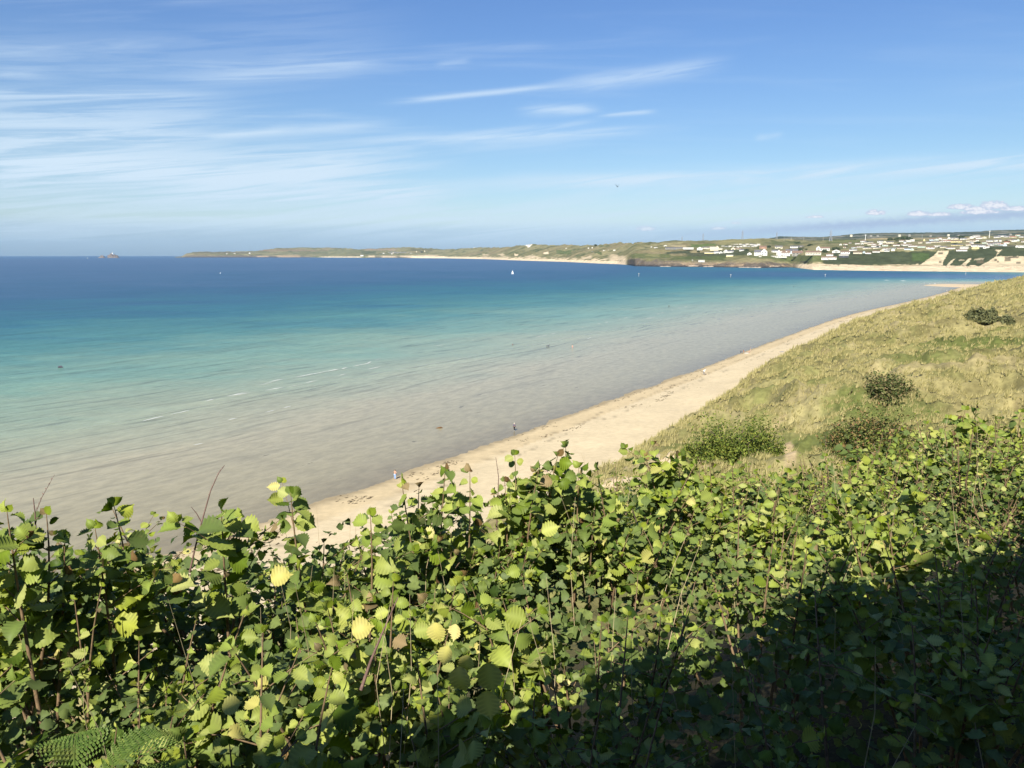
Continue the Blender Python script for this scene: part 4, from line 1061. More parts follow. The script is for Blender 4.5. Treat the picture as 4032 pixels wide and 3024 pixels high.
MB().tube([(-.20, 0, -.06), (-.12, 0, -.02), (0, 0, 0), (.10, 0, .02), (.17, 0, .045), (.21, 0, .04)], [.012, .03, .05, .045, .028, .006], 7).build('body', m_bird, bo, True)
for s in (-1, 1):
    MB().add([(.07, s * .03, .01), (-.07, s * .03, .005), (-.06, s * .13, .12), (.06, s * .12, .13), (-.03, s * .22, .27), (.02, s * .21, .28), (.07, s * .03, .022), (-.07, s * .03, .015), (-.06, s * .125, .13), (.06, s * .115, .14)],
             [(0, 1, 2, 3), (3, 2, 4, 5), (6, 9, 8, 7), (9, 5, 4, 8), (1, 7, 8, 2), (0, 3, 9, 6)]).build('wing', m_bird, bo)

# ---------------------------------------------------------------- people and dogs
m_skin = mat('skin', (.50, .31, .22), .6); m_hair = mat('brown_hair', (.10, .06, .035), .8); m_hairw = mat('grey_hair', (.6, .55, .45), .8)
clothes = {'black': mat('black_cloth', (.012, .012, .02), .9), 'plum': mat('plum_grey_jersey', (.11, .095, .14), .9), 'white': mat('white_cotton', (.8, .8, .78), .9), 'blue': mat('light_blue_denim', (.28, .42, .72), .9),
           'red': mat('red_swimwear', (.45, .06, .06), .8), 'navy': mat('navy_cloth', (.02, .03, .07), .9), 'grey': mat('grey_cloth', (.22, .22, .24), .9), 'maroon': mat('maroon_cloth', (.13, .03, .035), .9), 'sand': mat('buff_cloth', (.5, .4, .3), .9), 'pink': mat('pink_swimwear', (.6, .25, .22), .8)}


def skin_mesh(name, verts, edges, radii, material, parent, sub=1):
    me = bpy.data.meshes.new(name); me.from_pydata([tuple(v) for v in verts], edges, []); me.materials.append(material)
    o = link(name, me, parent)
    o.modifiers.new('skin', 'SKIN').use_smooth_shade = True
    if not me.skin_vertices: me.skin_vertices.new(name='')
    for i, r_ in enumerate(radii):
        sv = me.skin_vertices[0].data[i]
        sv.radius = r_ if isinstance(r_, tuple) else (r_, r_)
        sv.use_root = (i == 0)
    s = o.modifiers.new('sub', 'SUBSURF'); s.levels = sub; s.render_levels = sub
    return o


def person(P, h, rz, pose, label, top=None, bottom=None, shoes=None, hair='brown', hat=None, bag=None, group=None, sleeves=True, skirt=False):
    o = empty('person', P, rz, label, 'person', group)
    k = h / 1.75
    J = {'pel': (0, 0, .95), 'chest': (0, .0, 1.28), 'neck': (0, .0, 1.46), 'head': (0, .03, 1.62), 'crown': (0, .02, 1.73)}
    walk = {'stand': (.04, -.04), 'walk': (.22, -.2), 'wade': (.18, -.15)}.get(pose, (0, 0))
    for s, w in ((-1, walk[0]), (1, walk[1])):
        J[f'hip{s}'] = (s * .10, 0, .9); J[f'knee{s}'] = (s * .11, w * .6 + .04, .5); J[f'ank{s}'] = (s * .11, w, .08); J[f'toe{s}'] = (s * .13, w + .17, .03)
        J[f'sh{s}'] = (s * .19, 0, 1.41); J[f'elb{s}'] = (s * .25, -.04 - w * .3, 1.14); J[f'wr{s}'] = (s * .26, .06 - w * .5, .90); J[f'hand{s}'] = (s * .26, .09 - w * .5, .81)
    if pose == 'sit':
        dz = -.80
        for key in list(J): J[key] = (J[key][0], J[key][1], J[key][2] + dz)
        for s in (-1, 1):
            J[f'knee{s}'] = (s * .13, .42, .42); J[f'ank{s}'] = (s * .12, .62, .07); J[f'toe{s}'] = (s * .12, .78, .05); J[f'elb{s}'] = (s * .25, .14, .36); J[f'wr{s}'] = (s * .16, .36, .42); J[f'hand{s}'] = (s * .12, .42, .44)
    if pose == 'bend':
        for key in ('chest', 'neck', 'head', 'crown', 'sh-1', 'sh1', 'elb1', 'elb-1', 'wr1', 'wr-1', 'hand1', 'hand-1'):
            x, y, z = J[key]; a = .7; dy, dz2 = y, z - .95
            J[key] = (x, dy * math.cos(a) + dz2 * math.sin(a), .95 + dz2 * math.cos(a) - dy * math.sin(a))
    if pose == 'arms':
        for s in (-1, 1): J[f'elb{s}'] = (s * .36, .08, 1.25); J[f'wr{s}'] = (s * .16, .2, 1.42); J[f'hand{s}'] = (s * .08, .18, 1.5)
    names = list(J); ix = {n: i for i, n in enumerate(names)}
    E = [('pel', 'chest'), ('chest', 'neck'), ('neck', 'head'), ('head', 'crown')]
    for s in (-1, 1): E += [('pel', f'hip{s}'), (f'hip{s}', f'knee{s}'), (f'knee{s}', f'ank{s}'), (f'ank{s}', f'toe{s}'), ('neck', f'sh{s}'), (f'sh{s}', f'elb{s}'), (f'elb{s}', f'wr{s}'), (f'wr{s}', f'hand{s}')]
    rad = {'pel': .13, 'chest': .145, 'neck': .06, 'head': .095, 'crown': .07}
    for s in (-1, 1): rad.update({f'hip{s}': .095, f'knee{s}': .058, f'ank{s}': .04, f'toe{s}': .035, f'sh{s}': .058, f'elb{s}': .04, f'wr{s}': .028, f'hand{s}': .035})
    V = [Vector(J[n]) * k for n in names]
    skin_mesh('body', V, [(ix[a], ix[b]) for a, b in E], [rad[n] * k for n in names], m_skin, o)
    def sub(nm, keys, edges, add, m):
        V = [Vector(J[q]) * k if isinstance(q, str) else Vector(q) * k for q in keys]
        skin_mesh(nm, V, edges, [(rad[q] + add) * k if isinstance(q, str) else .16 * k for q in keys], m, o)
    if top:
        ks = ['pel', 'chest', 'neck', 'sh-1', 'sh1'] + (['elb-1', 'elb1', 'wr-1', 'wr1'] if sleeves else ['elb-1', 'elb1'][:0])
        ed = [(0, 1), (1, 2), (2, 3), (2, 4)] + ([(3, 5), (4, 6), (5, 7), (6, 8)] if sleeves else [])
        sub('top', ks, ed, .028, clothes[top])
    if bottom:
        if skirt:
            ks = ['pel', 'hip-1', 'hip1']; sub('shorts', ks, [(0, 1), (0, 2)], .05, clothes[bottom])
        else:
            sub('trousers', ['pel', 'hip-1', 'hip1', 'knee-1', 'knee1', 'ank-1', 'ank1'], [(0, 1), (0, 2), (1, 3), (2, 4), (3, 5), (4, 6)], .022, clothes[bottom])
    if shoes:
        for s in (-1, 1):
            a, b = Vector(J[f'ank{s}']) * k, Vector(J[f'toe{s}']) * k
            MB().tube([a + Vector((0, -.06, -.03)), a + Vector((0, .02, -.02)), b, b + Vector((0, .05, 0))], [.05, .06, .05, .03], 6).build('shoe', clothes[shoes], o, True)
    hd = Vector(J['crown']) * k
    b = MB(); n = 8
    prof = [(.105, -.10), (.112, -.03), (.09, .05), (.03, .09)]
    vs = [(hd.x + r_ * k * math.cos(2 * math.pi * q / n), hd.y - .03 * k + r_ * k * math.sin(2 * math.pi * q / n), hd.z + z * k) for r_, z in prof for q in range(n)]
    b.add(vs, [(i * n + q, i * n + (q + 1) % n, (i + 1) * n + (q + 1) % n, (i + 1) * n + q) for i in range(3) for q in range(n)] + [tuple(3 * n + q for q in range(n))]).build('hair', m_hairw if hair == 'grey' else m_hair, o, True)
    if hat:
        hv = ring_tower([(.2 * k, 0), (.2 * k, .015 * k), (.12 * k, .02 * k), (.1 * k, .13 * k)], 10).build('hat', clothes[hat], o); hv.location = hd + Vector((0, 0, .0))
    if bag:
        MB().tube([Vector((.0, -.18, 1.15)) * k, Vector((0, -.2, 1.3)) * k, Vector((0, -.18, 1.42)) * k], [.12, .16, .08], 7).build('rucksack', clothes[bag], o, True)
    return o


def dog(P, L, rz, label, m, height=.5):
    o = empty('dog', P, rz, label, 'dog'); s = L / .9; hz = height
    V = [(0, -.25, hz), (0, 0, hz - .02), (0, .28, hz + .02), (0, .42, hz + .16), (0, .50, hz + .24), (0, .64, hz + .2), (0, -.42, hz + .05), (0, -.6, hz + .16)]
    E = [(0, 1), (1, 2), (2, 3), (3, 4), (4, 5), (0, 6), (6, 7)]; Rr = [.10, .10, .12, .07, .075, .035, .035, .015]
    for x in (-.08, .08):
        b = len(V); V += [(x, .27, hz - .14), (x, .25, hz - .3), (x, .27, .03)]; E += [(2, b), (b, b + 1), (b + 1, b + 2)]; Rr += [.05, .03, .028]
        b = len(V); V += [(x, -.2, hz - .14), (x, -.34, hz - .28), (x, -.28, .03)]; E += [(0, b), (b, b + 1), (b + 1, b + 2)]; Rr += [.06, .03, .028]
    skin_mesh('body', [Vector(v) * s for v in V], E, [r_ * s for r_ in Rr], m, o)
    for x in (-.05, .05): MB().add([Vector((x - .02, .47, hz + .3)) * s, Vector((x + .02, .47, hz + .3)) * s, Vector((x * 1.5, .45, hz + .2)) * s, Vector((x, .49, hz + .24)) * s], [(0, 1, 2), (0, 3, 1), (1, 3, 2), (0, 2, 3)]).build('ear', m, o)
    return o


def at(px, py, z=None):
    if z is not None: return on_plane(px, py, z)
    return cast(px, py)


person(at(2025, 1696, -.02), 1.72, R(-20), 'walk', 'woman in plum-grey jersey and black trousers paddling at the water edge', 'plum', 'black', 'white', hair='grey')
person(at(1556, 1890), 1.7, R(160), 'arms', 'bare-shouldered woman in light blue shorts standing where the water meets the sand', None, 'blue', None, skirt=False, group=None)
p_man = at(2771, 1476); person(p_man, 1.8, R(-60), 'bend', 'man in white shirt and white hat walking the sand with a small dog', 'white', 'grey', None, hat='white')
dog(at(2778, 1477), .5, R(-90), 'small dark dog beside the man in the white hat', m_spec[0], .32)
person(at(2917, 1391, 0), 1.2, R(30), 'stand', 'child in navy standing leftmost of the group at the water edge', 'navy', 'navy', None)
person(at(2927, 1387), 1.7, R(-60), 'sit', 'person in maroon sitting on the sand in the group at the water edge', 'maroon', None, None, sleeves=False)
person(at(2955, 1385), 1.8, R(40), 'stand', 'person in grey top standing over the group at the water edge', 'grey', 'sand', None)
person(at(2950, 1388), 1.6, R(100), 'sit', 'bather sitting at the feet of the grey-topped person', None, 'red', None, skirt=True)
person(at(2254, 1374, -.15), 1.7, R(10), 'wade', 'bather in pink swimwear wading alone through the shallows', None, 'pink', None, skirt=True)
person(at(2019, 1369, -1.1), 1.7, R(10), 'wade', 'bather standing waist-deep with dark hair left of the swimming dog', 'navy', None, None, sleeves=False)
dog(at(2157, 1368, -.3), 1.3, R(-75), 'black dog splashing through the shallow water', m_spec[0], .5)
person(at(2634, 1211, -.4), 1.8, R(10), 'wade', 'dark figure wading far out in the right half of the bay', 'black', 'black', None)
person(at(3796, 1126, .6), 1.8, R(10), 'stand', 'dark figure standing on the sandbar', 'black', 'black', None)
person(at(3728, 1148), 1.7, R(10), 'walk', 'walker in white on the far end of the near beach', 'white', 'grey', None)
person(at(3734, 1148), 1.7, R(10), 'walk', 'walker in grey beside the one in white', 'grey', 'navy', None)
person(at(3747, 1147), 1.6, R(10), 'walk', 'walker in buff behind the pair at the far end of the beach', 'sand', 'sand', None)
person(at(3125, 1131, -.3), 1.8, R(10), 'wade', 'dark wader far off in the shallows', 'navy', 'black', None)
person(at(2149, 1862), 1.75, R(200), 'walk', 'bare-chested walker in dark shorts on the dry sand behind the hazel shoots', None, 'navy', None, skirt=True)
# towel / windbreak lying on the sand
tw = at(3080, 1386); b = MB(); b.box(-1.2, 1.2, -.5, .5, .03, .06)
o = b.build('beach_towel', clothes['grey']); o.location = tw; o.rotation_euler = (0, 0, .6); tag(o, 'grey towel lying on the dry sand', 'towel')
tw = at(2940, 1392); o = MB().box(-.8, .8, -.4, .4, .03, .09).build('beach_towel', clothes['white']); o.location = tw; tag(o, 'white towel beside the group at the water edge', 'towel')
# buoy and weed clumps
P = at(238, 1448, 0); o = MB().tube([(-.9, 0, -.1), (-.5, 0, .25), (.2, 0, .35), (.9, 0, .05)], [.1, .4, .45, .1], 7).build('seal', m_spec[0], None, True); o.location = P; tag(o, 'dark floating object alone in the green water at left', 'flotsam')
P = at(1728, 1686, 0); o = MB().tube([(-.7, 0, -.05), (0, 0, .1), (.5, 0, .2), (.8, .1, .1)], [.08, .2, .18, .06], 6).build('swimmer_weed', mat('brown_weed', (.13, .07, .03)), None, True); o.name = 'seaweed_clump'; o.location = P; tag(o, 'brown seaweed clump floating in the shallows left of the walking woman', 'seaweed')

# seaweed scraps on the strand and in the shallows
m_weed = mat('dry_seaweed', (.10, .075, .04), .9)
V, Fc = [], []
idx = np.arange(len(WL) - 1)
for i in range(2600):
    k = rnd.randrange(6, len(WL) - 8); t = rnd.random(); a = WL[k] * (1 - t) + WL[k + 1] * t; dr = WL[k + 1] - WL[k]; dr = dr / np.linalg.norm(dr); nn = np.array([dr[1], -dr[0]])
    al = a[0] * .53 + a[1] * .85
    mode = rnd.random(); inl = (7 + 4 * math.sin(al / 23) + 2 * math.sin(al / 7) + rnd.gauss(0, .6)) if mode < .55 else (rnd.gauss(1.4, .6) if mode < .85 else rnd.uniform(1, 16))
    if vnoise(al / 5, 0.0, 5).item() < .42: continue
    q = a + nn * inl; z = near_height(np.array([q[0]]), np.array([q[1]]))[0] + .015
    s = rnd.uniform(.07, .24); an = math.atan2(dr[1], dr[0]) + rnd.gauss(0, .5); b0 = len(V)
    for j in range(5):
        th = 2 * math.pi * j / 5; rr = rnd.uniform(.5, 1.2); ex, ey = math.cos(th) * s * 2.2 * rr, math.sin(th) * s * rr
        V.append((q[0] + ex * math.cos(an) - ey * math.sin(an), q[1] + ex * math.sin(an) + ey * math.cos(an), z))
    V.append((q[0], q[1], z + s * .4)); Fc += [(b0 + j, b0 + (j + 1) % 5, b0 + 5) for j in range(5)]
tag(link('seaweed', np_mesh('seaweed', V, Fc, m_weed)), 'dark scraps of seaweed along the tide lines of the sand', kind='stuff')

# ---------------------------------------------------------------- dune grass and bushes
def island_var(base, amt=.35, hue=None, trans=0.0):
    def fn(T, p):
        g = T.new('ShaderNodeNewGeometry'); oi = T.new('ShaderNodeObjectInfo')
        r_ = T.math('FRACT', T.math('ADD', g.outputs['Random Per Island'], oi.outputs['Random']))
        stops = hue or [(0, tuple(c * (1 - amt) for c in base)), (1, tuple(c * (1 + amt) for c in base))]
        T.put(p.inputs['Base Color'], T.ramp(r_, stops))
    return fn


m_grass = mat('marram_grass', rough=.8, spec=.15, fn=island_var(None, hue=[(0, (.12, .115, .04)), (.35, (.21, .19, .072)), (.7, (.29, .255, .108)), (1, (.38, .33, .16))]))
NT_ = 62000
ga = np.radians(rng.uniform(3, 42, NT_)); gr = 55 * np.exp(rng.random(NT_) ** .8 * math.log(850 / 55))
tx, ty = np.sin(ga) * gr, np.cos(ga) * gr
tz, ts, tdw, td, tb = near_height(tx, ty, True)
ok = (ts > 1.2) & (fbm(tx / 7, ty / 7, 71) > .33) & (tb < td + 1)
bushes = [  # photo column,row (display px) of the foot, width and height in the same pixels
    (1590, 985, 190, 78, 'large bright green bush on the dune slope nearest the sand', 'bright'), (1882, 975, 165, 72, 'green and rusty bush on the slope right of the little path', 'rusty'),
    (1905, 856, 110, 44, 'brownish green bush in the middle of the dune grass', 'brown'), (2120, 693, 54, 17, 'dark bush high on the dunes, left of a smaller twin', 'dark'), (2180, 702, 44, 14, 'smaller dark bush at the right edge high on the dunes', 'dark')]
def bsize(q):
    c = cast(*d2s(q[0], q[1] + 6)); k = (c - CAM).length / 1661
    return (q[0], q[1], q[2] * k, q[3] * k * 1.25, q[4], q[5], k)
bushes = [bsize(q) for q in bushes]
for (bxp, byp, bw, bh, lb, kd, kp) in bushes:
    c = cast(*d2s(bxp, byp)); ok &= (tx - c.x) ** 2 + (ty - c.y) ** 2 > (bw * .30) ** 2
tx, ty, tz, gr, ts = tx[ok], ty[ok], tz[ok], gr[ok], ts[ok]
n = len(tx); NBL = 7
hgt = (.5 + .5 * rng.random(n)) * np.clip(gr / 220, .8, 2.2) * (1 + .8 * np.clip(1 - ts / 14, 0, 1)) * (.6 + .9 * fbm(tx / 3, ty / 3, 78))
ph = rng.random((n, NBL)) * 2 * math.pi; spr = rng.uniform(.1, .55, (n, NBL))
bxx = np.cos(ph) * spr + .28; byy = np.sin(ph) * spr + .12
wd = .045 * np.clip(gr / 110, .8, 5)[:, None] * np.ones((1, NBL))
ox, oy = np.cos(ph) * .18 * hgt[:, None], np.sin(ph) * .18 * hgt[:, None]
base_x = tx[:, None] + ox; base_y = ty[:, None] + oy; bz = tz[:, None] - .08 + 0 * ox
hb = hgt[:, None] * rng.uniform(.6, 1.1, (n, NBL))
V = np.stack([np.stack([base_x - wd, base_y, bz], -1), np.stack([base_x + wd, base_y, bz], -1), np.stack([base_x + bxx * hb + wd * .4, base_y + byy * hb, bz + hb], -1)], 2).reshape(-1, 3)
Fc = np.arange(len(V)).reshape(-1, 3)
tag(link('marram_grass', np_mesh('marram_grass', V, Fc, m_grass)), 'dry pale marram grass covering the dunes', kind='stuff')

bush_m = {'bright': [(0, (.04, .065, .01)), (.5, (.095, .13, .016)), (.9, (.17, .20, .03)), (1, (.24, .22, .05))], 'rusty': [(0, (.04, .06, .014)), (.55, (.10, .125, .025)), (.85, (.19, .15, .05)), (1, (.24, .13, .06))],
          'brown': [(0, (.04, .06, .014)), (.5, (.085, .105, .028)), (.85, (.16, .13, .055)), (1, (.24, .18, .09))], 'dark': [(0, (.05, .06, .024)), (1, (.15, .15, .06))]}
bush_m = {k: mat(k + '_bush_leaves', rough=.7, spec=.25, fn=island_var(None, hue=v)) for k, v in bush_m.items()}
for i, (bxp, byp, bw, bh, lb, kd, kp) in enumerate(bushes):
    c = cast(*d2s(bxp, byp)); o = empty('bush', c - Vector((0, 0, .6)), 0, lb, 'bush')
    VL, FL, b0 = [], [], 0; gb = random.Random(300 + i); nl = 17
    for q in range(nl):
        main = q < 9; a = gb.uniform(0, 6.28); rad = bw * (.27 * math.sqrt(gb.random()) if main else gb.uniform(.36, .52)); fr = gb.uniform(.19, .28) if main else gb.uniform(.05, .12)
        V, Fq = leaf_cloud(bw * fr, bw * fr, bh * (gb.uniform(.45, .88) if main else gb.uniform(.15, .3)), 1500 if main else 260, 2.8 * kp, 40 + i * 20 + q, .6)
        V = V + np.array([math.cos(a) * rad * 1.15, math.sin(a) * rad * .8, 0]); VL.append(V); FL.append(Fq + b0); b0 += len(V)
    VV, FFq = np.concatenate(VL), np.concatenate(FL)
    tag(link('foliage', np_mesh('foliage', VV, FFq, bush_m[kd]), o), kind='stuff')
    for k in range(6):
        a = k * 1.05 + i; q = (math.cos(a) * bw * .3, math.sin(a) * bw * .28, bh * .62)
        MB().tube([(0, 0, 0), (q[0] * .4, q[1] * .4, q[2] * .6), q], [.16, .1, .03], 5).build('branch', m_bark, o)

# ---------------------------------------------------------------- the hedge under the line
def UP(u, p, z): return Vector((UD[0] * u + ND[0] * p, UD[1] * u + ND[1] * p, H + z))
def from_px(px, py, p):
    """point on the view line of a display-pixel spot that lies p metres out from the track"""
    d = angles(*d2s(px, py)); q = d.x * ND[0] + d.y * ND[1]; t = p / q
    P = CAM + d * t; return P


def leaf_shape(kind, seed, teeth=True, N=7):
    """pleated toothed leaf, length 1 along +Y, with petiole; ~50 triangles"""
    g = random.Random(seed); vs, fs, vein = [], [], []
    curl = g.uniform(-.2, .75); cup = g.uniform(-.3, .7); tw = g.uniform(-.5, .5); wmax = g.uniform(.37, .50)
    if kind == 'willow': wmax = .26
    def wid(t):
        if kind == 'willow': return wmax * (math.sin(math.pi * min(1, t) ** .8) ** .8)
        return wmax * max(0, (math.sin(math.pi * t ** .70)) ** .70) * (1.0 if t < .68 else 1 - (t - .68) * 1.7) + .015
    def z(x, y): return -curl * (y - .3) ** 2 * 1.3 + cup * abs(x) * .8 + tw * x * (y - .5) * .8
    mid = []
    for k in range(N + 1):
        t = k / N; y = t * .93; mid.append(len(vs)); vs.append((0, y, z(0, y))); vein.append(1)
    for s in (-1, 1):
        ed = []
        for j in range(2 * N + 1):
            t = j / (2 * N); y = min(1.0, t * .90 + .10 * math.sin(math.pi * t) + .02); w = wid(min(1, t * .98 + .01))
            tooth = (1.08 if j % 2 == 0 else .88) if teeth else 1; x = s * w * tooth * g.uniform(.95, 1.05)
            if j == 2 * N: x = s * .004; y = 1.03
            pl = .028 if j % 2 == 0 else -.028
            ed.append(len(vs)); vs.append((x, y, z(x, y) + pl)); vein.append(1 if j % 2 == 0 else 0)
        for k in range(N):
            a, b, c = ed[2 * k], ed[2 * k + 1], ed[2 * k + 2]
            T = [(mid[k], a, b), (mid[k], b, mid[k + 1]), (mid[k + 1], b, c)]
            fs += T if s < 0 else [(x[0], x[2], x[1]) for x in T]
    b = len(vs); vs += [(-.012, -.22, -.05), (.012, -.22, -.05), (0, .02, z(0, 0))]; fs.append((b, b + 1, b + 2)); vein += [1, 1, 1]
    return np.array(vs, np.float32), np.array(fs, np.int32), np.array(vein, np.float32)


def f_leaf(hues, back=1.35, rough=.5):
    def fn(T, p):
        g = T.new('ShaderNodeNewGeometry'); oi = T.new('ShaderNodeObjectInfo')
        r_ = T.math('FRACT', T.math('ADD', g.outputs['Random Per Island'], oi.outputs['Random']))
        col = T.ramp(r_, hues)
        ve = T.new('ShaderNodeAttribute', attribute_name='vein').outputs['Fac']
        k = T.rng(ve, .2, 1.0, .86, 1.22)
        blot = T.noise(T.new('ShaderNodeTexCoord').outputs['Object'], 5.0, 4, .6)
        col = T.mix(1.0, col, T.comb(k, k, k), 'MULTIPLY')
        col = T.mix(T.rng(blot, .58, .72, 0, .35), col, (.19, .16, .045, 1))
        pale = T.mix(.32, T.mix(1.0, col, (back, back * .97, back * 1.25, 1), 'MULTIPLY'), (.20, .24, .10, 1))
        col = T.mix(g.outputs['Backfacing'], col, pale)
        T.put(p.inputs['Base Color'], col); p.inputs['Roughness'].default_value = rough; p.inputs['Specular IOR Level'].default_value = .16
        tr = T.new('ShaderNodeBsdfTranslucent'); T.put(tr.inputs[0], T.mix(1.0, col, (1.15, 1.2, .35, 1), 'MULTIPLY'))
        ms = T.new('ShaderNodeMixShader'); ms.inputs[0].default_value = .28
        T.put(ms.inputs[1], p.outputs[0]); T.put(ms.inputs[2], tr.outputs[0])
        T.put(T.n['Material Output'].inputs[0], ms.outputs[0])
    return fn


lm = {'green': mat('hazel_leaf_green', fn=f_leaf([(0, (.06, .10, .010)), (.4, (.135, .195, .017)), (.8, (.22, .275, .028)), (1, (.32, .35, .055))])),
      'lime': mat('hazel_leaf_lime', fn=f_leaf([(0, (.14, .18, .02)), (.5, (.215, .255, .035)), (1, (.32, .34, .085))])),
      'deep': mat('hazel_leaf_deep', fn=f_leaf([(0, (.028, .055, .008)), (.6, (.07, .115, .013)), (1, (.13, .18, .02))])),
      'yellow': mat('leaf_yellowed', fn=f_leaf([(0, (.30, .30, .06)), (.6, (.42, .38, .08)), (1, (.54, .48, .18))])),
      'brown': mat('leaf_browned', fn=f_leaf([(0, (.09, .05, .028)), (.5, (.16, .095, .045)), (1, (.27, .18, .075))])),
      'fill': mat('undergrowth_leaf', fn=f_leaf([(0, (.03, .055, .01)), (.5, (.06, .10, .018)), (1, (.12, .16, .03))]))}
shapes = [leaf_shape('hazel', s) for s in range(7)] + [leaf_shape('willow', 50 + s, False) for s in range(2)] + [leaf_shape('hazel', 70 + s, True, 3) for s in range(3)]
leaf_me = {}
for i, (v, f, ve) in enumerate(shapes):
    for c in ('green', 'lime', 'deep', 'yellow', 'brown'): leaf_me[i, c] = np_mesh('leaf', v, f, lm[c], False, {'vein': ve})
m_stem = mat('hazel_stem', (.17, .115, .065), .8, fn=grainy(40, .35))
m_twig = mat('bare_twig', (.16, .10, .085), .8, fn=grainy(40, .3))


def ztop(u, p):
    return -1.76 + .17 * max(0, min(1, (1.2 - u) / 1.5)) - .10 * max(0, min(1, (u - 3.6))) - .02 * max(0, u - 7) + .72 * (fbm(np.array([u * .75 + 5.0]), np.array([p * .75]), 401, 3)[0] - .5) - .16 * max(0, p - 4.6) ** 1.5 + .05 * min(p, 4) + (-.02 * u)


def rand_rot(g, out, up_bias=.75, spread=.55):
    """leaf frame: length axis leans outward, face mostly up and to the light"""
    y = Vector((out.x, out.y, g.uniform(-.45, .35))).normalized()
    nrm = Vector((0, 0, up_bias * .5)) + SUNV * .9 + Vector((g.gauss(0, spread * 1.25), g.gauss(0, spread * 1.25), g.gauss(0, spread * .8)))
    if g.random() < .16: nrm = -nrm
    x = y.cross(nrm).normalized(); z = x.cross(y)
    return Matrix((x, y, z)).transposed()


def shoot(base, tip, leaves, stems, g, size=.085, frac=.7, laterals=4, sp=.05, kindw=(97.9, 1.5, .6), shape=None, rt=.004, red=True, tone=(50, 25, 25), tipk=.62):
    base, tip = Vector(base), Vector(tip); L = (tip - base).length
    bend = Vector((g.gauss(0, .1), g.gauss(0, .1), g.uniform(0, .1))) * L * .5
    def pt(t): return base * (1 - t) + tip * t + bend * (4 * t * (1 - t)) * .5
    stems.append(([pt(t) for t in (0, .2, .4, .55, .7, .85, .95, 1)], [rt * 2.6, rt * 2.3, rt * 2.0, rt * 1.7, rt * 1.3, rt, rt * .7, rt * .4]))
    ph_ = g.uniform(0, 6.28)
    def along(pf, L_, t0, sz, sp_):
        n_ = max(3, int(L_ * (1 - t0) / sp_)); nonlocal ph_
        for i in range(n_):
            t = t0 + (1 - t0) * (i + .5) / n_; ph_ += math.pi + g.gauss(0, .45)
            out = Vector((math.cos(ph_), math.sin(ph_), 0))
            s = sz * g.uniform(.65, 1.25) * (1 - tipk * max(0, (t - .72) / .28))
            kd = g.choices(['green', 'yellow', 'brown'], kindw)[0]
            if kd == 'green': kd = g.choices(['green', 'lime', 'deep'], tone)[0]
            if t > .9 and red and g.random() < (.1 if tipk < .5 else .04): kd = 'brown'; s *= .65
            P = pf(t) + out * s * .22 + Vector((0, 0, s * .05))
            leaves.append((P, rand_rot(g, out, spread=.5), s, kd, g.randrange(7) if shape is None else shape + g.randrange(2)))
        # terminal pair
        for q in range(2):
            out = Vector((math.cos(ph_ + q * 2.6), math.sin(ph_ + q * 2.6), 0)); y = (out + Vector((0, 0, 1.3))).normalized(); x = y.cross(Vector((-out.y, out.x, .2))).normalized()
            leaves.append((pf(1.0), Matrix((x, y, x.cross(y))).transposed(), sz * g.uniform(.35, .6), 'brown' if (g.random() < (.2 if tipk < .5 else .05) and red) else 'green', g.randrange(7) if shape is None else shape))
    along(pt, L, 1 - frac, size, sp)
    for k in range(laterals):
        t = g.uniform(1 - frac, .82); a = g.uniform(0, 6.28); ll = g.uniform(.16, .42) * min(1, L / 1.2)
        s0 = pt(t); e0 = s0 + Vector((math.cos(a) * ll * .8, math.sin(a) * ll * .8, ll * g.uniform(.2, .8)))
        def pl(q, s0=s0, e0=e0): return s0 * (1 - q) + e0 * q
        stems.append(([s0, pl(.5) + Vector((0, 0, .01)), e0], [rt * .9, rt * .7, rt * .35])); along(pl, ll, .12, size * .95, sp)


def visible_px(P, s):
    v = P - CAM; fy_ = v.y * math.cos(PITCH) - v.z * math.sin(PITCH)
    if fy_ < .3: return 0
    x = v.x / fy_ * F + CX; y = CY - (v.y * math.sin(PITCH) + v.z * math.cos(PITCH)) / fy_ * F
    if x < -60 or x > 4090 or y > 3080 or y < -50: return 0
    return s / fy_ * F


